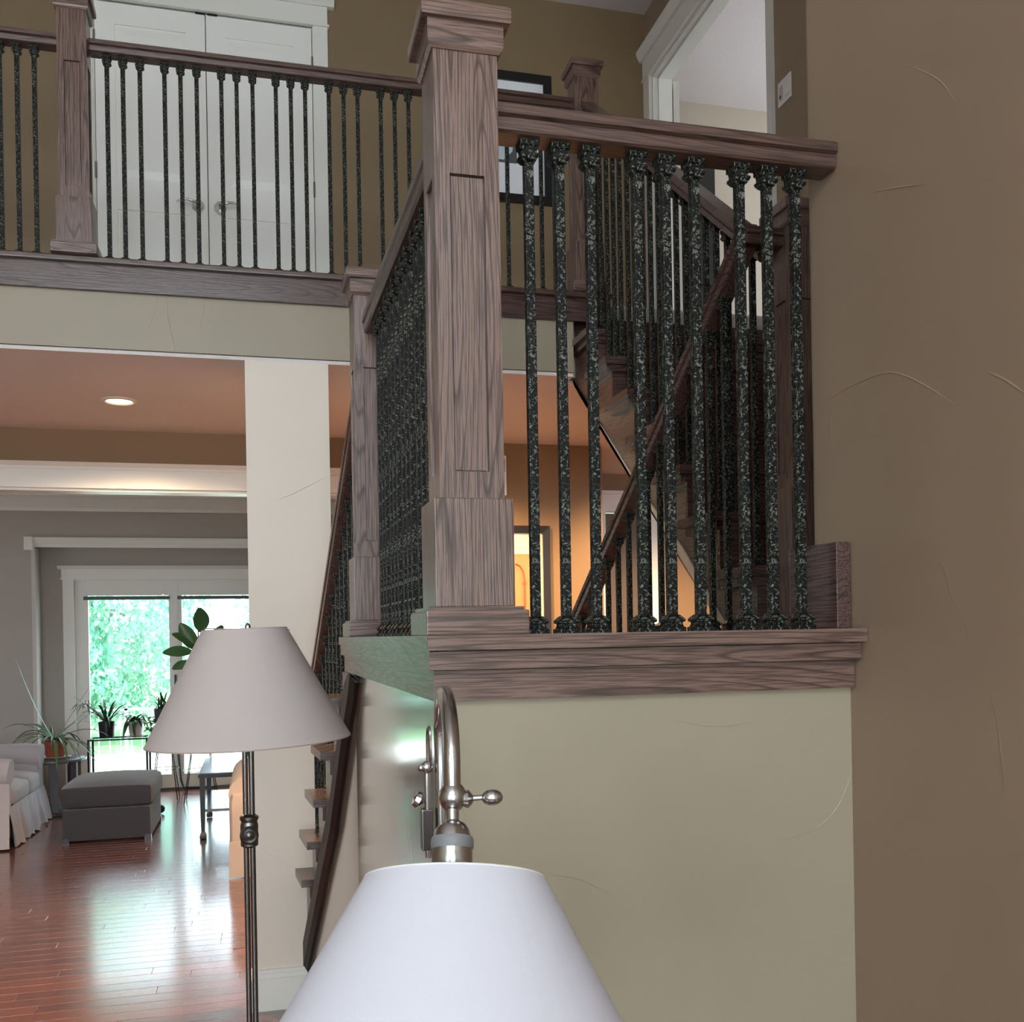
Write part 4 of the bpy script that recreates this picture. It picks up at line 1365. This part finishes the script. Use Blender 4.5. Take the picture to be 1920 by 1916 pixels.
for i in range(30):
    a = rg.uniform(0, 6.28)
    blade((rg.uniform(-0.05, 0.05), rg.uniform(-0.05, 0.05), h), a, rg.uniform(0.08, 0.20), rg.uniform(0.022, 0.04), rg.uniform(0.8, 1.6), rg.uniform(0.4, 1.4), LEAFD, t)

# wire stand with the tall slate pot
def wire_stand(label, x, y, k=1.0):
    o = thing('plant_stand', label, 'plant stand', (x, y, 0))
    for i in range(4):
        a = math.pi / 4 + i * math.pi / 2
        MB().tube([(0.17 * k * math.cos(a), 0.17 * k * math.sin(a), 0.0), (0.10 * k * math.cos(a), 0.10 * k * math.sin(a), 0.45), (0.115 * k * math.cos(a), 0.115 * k * math.sin(a), 0.70)], 0.005, n=6).build('leg', BLACKMET, o)
    for z, r in ((0.70, 0.116), (0.62, 0.110), (0.30, 0.13)):
        ringtube(MB(), r * k, z, 0.004, 28).build('ring', BLACKMET, o)
    MB().tube([(-0.108 * k, 0, 0.625), (0.108 * k, 0, 0.625)], 0.004, n=6).tube([(0, -0.108 * k, 0.625), (0, 0.108 * k, 0.625)], 0.004, n=6).build('cross_bar', BLACKMET, o)


wire_stand('wire plant stand with thin splayed legs holding the slate pot', -0.93, 10.25)
wire_stand('wider wire plant stand carrying the rubber plant pot', -0.58, 10.0, 1.25)
t, h = potted('potted_plant', 'grassy plant in a tall slate pot on the wire stand', (-0.93, 10.25, 0.632), 0.075, 0.098, 0.26, SLATEPOT)
for i in range(34):
    a = rg.uniform(0, 6.28)
    blade((rg.uniform(-0.06, 0.06), rg.uniform(-0.06, 0.06), h - 0.01), a, rg.uniform(0.10, 0.22), rg.uniform(0.014, 0.022), rg.uniform(0.7, 1.3), rg.uniform(0.8, 1.9), LEAFD, t)
for i in range(14):
    blade((-0.12 + rg.uniform(-0.03, 0.03), rg.uniform(-0.04, 0.04), h - 0.09 - rg.uniform(0, 0.14)), rg.uniform(0, 6.28), rg.uniform(0.05, 0.11), 0.045, 0.8, rg.uniform(0.2, 0.9), LEAF, t)

# rubber plant: pot on the floor behind the lamp shade, broad leaves above it
t, h = potted('rubber_plant', 'rubber plant with broad glossy leaves standing before the French doors', (-0.58, 10.0, 0.632), 0.09, 0.12, 0.22, DARKPOT)
MB().tube([(0, 0, h - 0.02), (0.02, 0, 0.45), (-0.02, 0, 0.77), (0.0, 0, 1.04)], [0.014, 0.012, 0.009, 0.005], n=8).build('stem', STEM, t, smooth=True)


def broad(base, out, up, length, width, mat, parent):
    """oval leaf: out = direction of its length, up = its face normal"""
    d = Vector(out).normalized()
    n = Vector(up)
    n = (n - d * n.dot(d)).normalized()
    s = d.cross(n)
    m = MB()
    rows = []
    for u in (-1, -0.5, 0, 0.5, 1):
        rw = []
        for i in range(11):
            tt = i / 10
            wv = width / 2 * math.sin(math.pi * (0.03 + 0.94 * tt)) ** 0.75
            rw.append(Vector(base) + d * (length * tt) + s * (wv * u) + n * (abs(u) * wv * 0.25 - 0.10 * length * tt * tt))
        rows.append(rw)
    m.loft(rows, cap=False, closed=False)
    return m.build('leaf', mat, parent, smooth=True)


for (px_, pz_, ox, oy, oz, nx, ny, nz, ln, wd) in (
        (0.02, 1.63, 0.02, -0.15, 1.0, 0.5, -0.9, 0.0, 0.24, 0.17),
        (-0.02, 1.50, -0.85, -0.4, 0.55, 0.3, -0.7, 0.7, 0.26, 0.13),
        (-0.02, 1.46, -0.5, -0.2, 0.9, -0.2, -0.9, 0.3, 0.30, 0.15),
        (-0.05, 1.44, -1.0, -0.2, 0.06, 0.0, -0.8, 0.6, 0.28, 0.13),
        (0.06, 1.42, 0.55, -0.2, 0.85, 0.5, -0.8, 0.1, 0.32, 0.17),
        (0.03, 1.36, 0.35, -0.5, 0.8, 0.3, -0.7, 0.2, 0.24, 0.14),
        (-0.02, 1.33, -0.8, -0.6, -0.1, 0.1, -0.6, 0.9, 0.26, 0.15),
        (0.0, 1.30, -0.3, -0.9, -0.2, 0.0, -0.4, 1.0, 0.25, 0.15),
        (0.03, 1.22, 0.7, -0.5, -0.1, 0.2, -0.6, 0.9, 0.26, 0.15),
        (0.0, 1.15, 0.8, 0.2, 0.3, 0.0, -0.5, 0.9, 0.26, 0.15)):
    broad((px_, 0, pz_ - 0.632), (ox, oy, oz), (nx, ny, nz), ln, wd, RUBBER, t)

# black cable hanging beside the mullion
cb = MB().tube([(-0.865, YD - 0.02, 1.2), (-0.86, YD - 0.03, 0.8), (-0.85, YD - 0.05, 0.4), (-0.82, YD - 0.07, 0.10), (-0.79, YD - 0.12, 0.03), (-0.70, YD - 0.16, 0.035), (-0.5, YD - 0.17, 0.032)], 0.016, n=8)
tag(cb.build('cable', RUBBERB, smooth=True), 'black cable hanging by the French door mullion and running along the sill', 'cable')
cs = MB()
cs.lathe([(0.0, -0.012), (0.03, -0.012), (0.038, 0.0), (0.03, 0.012), (0.0, 0.012)], n=16, cap=False)
cs.xf(Matrix.Translation((-0.90, 9.42, 0.0385)) @ Matrix.Rotation(R(78), 4, 'X'))
tag(cs.build('coiled_leash', RUBBERB, smooth=True), 'small black coil lying on the floor behind the ottoman', 'coil')

# black cabinet in the bedroom upstairs
bc = thing('tall_cabinet', 'tall black cabinet in the bedroom seen through the upstairs doorway', 'cabinet', (3.02, 6.5, BAL))
B(-0.12, 0.10, -0.2, 0.19, 0.0, 1.75, 0.004).build('body', BLACK, bc)
B(-0.115, 0.095, -0.215, -0.2, 0.02, 0.85, 0.003).build('door', BLACK, bc)
B(-0.115, 0.095, -0.215, -0.2, 0.88, 1.73, 0.003).build('door', BLACK, bc)
B(0.06, 0.07, -0.235, -0.215, 0.55, 0.70).build('handle', SATIN, bc)

# ================================================================== OUTSIDE
struct(B(-40, 40, 11.02, 80, -1.2, -0.83).build('floor.002', GRASS))
struct(B(-12, 10, 11.0, 20.6, -0.82, -0.68).build('floor.003', DECK))
dr = thing('deck_railing', 'thin metal railing at the far edge of the patio outside', 'railing', (-2.5, 20.0, -0.68))
RAILM = plain('deck_rail_metal', lin(150, 160, 170), 0.4, metal=0.3)
MB().box(-5.8, 5.8, -0.03, 0.03, 0.92, 0.96).build('top_rail', RAILM, dr)
MB().box(-5.8, 5.8, -0.015, 0.015, 0.08, 0.10).build('bottom_rail', RAILM, dr)
pk = B(-0.008, 0.008, -0.008, 0.008, 0.10, 0.92).mesh('picket')
pk.materials.append(RAILM)
for i in range(60):
    link('picket', pk, RAILM, dr, (-5.7 + i * 0.193, 0, 0))
for i in range(5):
    B(-0.03, 0.03, -0.03, 0.03, 0.0, 0.98).build('post', RAILM, dr).location = (-5.8 + i * 2.9, 0, 0)


def tree(name, label, x, y, z, h, rad, n, seed, leaf=0.11):
    t = thing(name, label, 'tree', (x, y, z), 'trees behind the patio')
    r = random.Random(seed)
    MB().tube([(0, 0, 0), (0.05, 0, h * 0.3), (0.0, 0.05, h * 0.6), (0.1, 0, h * 0.9)], [0.13, 0.1, 0.07, 0.02], n=10).build('trunk', BARK, t, smooth=True)
    br = MB()
    tips = []
    for i in range(16):
        a = r.uniform(0, 6.28)
        z0 = h * r.uniform(0.15, 0.8)
        e = Vector((rad * r.uniform(0.5, 0.95) * math.cos(a), rad * r.uniform(0.5, 0.95) * math.sin(a), z0 + r.uniform(0.1, 0.9)))
        br.tube([(0, 0, z0), e * 0.5 + Vector((0, 0, 0.15 + z0 * 0.25)), e], [0.04, 0.025, 0.008], n=6)
    br.build('branches', BARK, t)
    vs, fs = [], []
    for i in range(n):
        a, u = r.uniform(0, 6.28), r.uniform(-1, 1)
        q = (1 - u * u) ** 0.5
        k = r.uniform(0.35, 1.0) ** 0.6
        cl = 1 + 0.22 * math.sin(a * 5 + u * 7)
        c = Vector((rad * k * cl * q * math.cos(a), rad * k * cl * q * math.sin(a), h * 0.52 + h * 0.5 * k * u))
        e = Euler((r.uniform(0, 6.28), r.uniform(0, 6.28), r.uniform(0, 6.28))).to_matrix()
        l = leaf * r.uniform(0.6, 1.3)
        b = len(vs)
        for p in ((-0.5, 0, 0), (0, -0.28, 0.04), (0.55, 0, 0), (0, 0.28, 0.04)):
            vs.append(c + e @ (Vector(p) * l))
        fs.append((b, b + 1, b + 2, b + 3))
    me = bpy.data.meshes.new('foliage')
    me.from_pydata(vs, [], fs)
    o = link('foliage', me, FOLIAGE, t)
    o['kind'] = 'stuff'


tree('garden_tree', 'leafy tree filling the left French door pane behind the patio railing', -4.1, 25.0, -0.7, 6.6, 2.6, 22000, 1, 0.17)
tree('garden_tree', 'lower tree behind the patio beside the leafy tree', 1.6, 27.5, -0.7, 4.4, 2.2, 9000, 2, 0.17)
tree('garden_tree', 'large tree further back in the garden', -9.0, 33.0, -0.7, 9.0, 4.0, 14000, 3, 0.24)
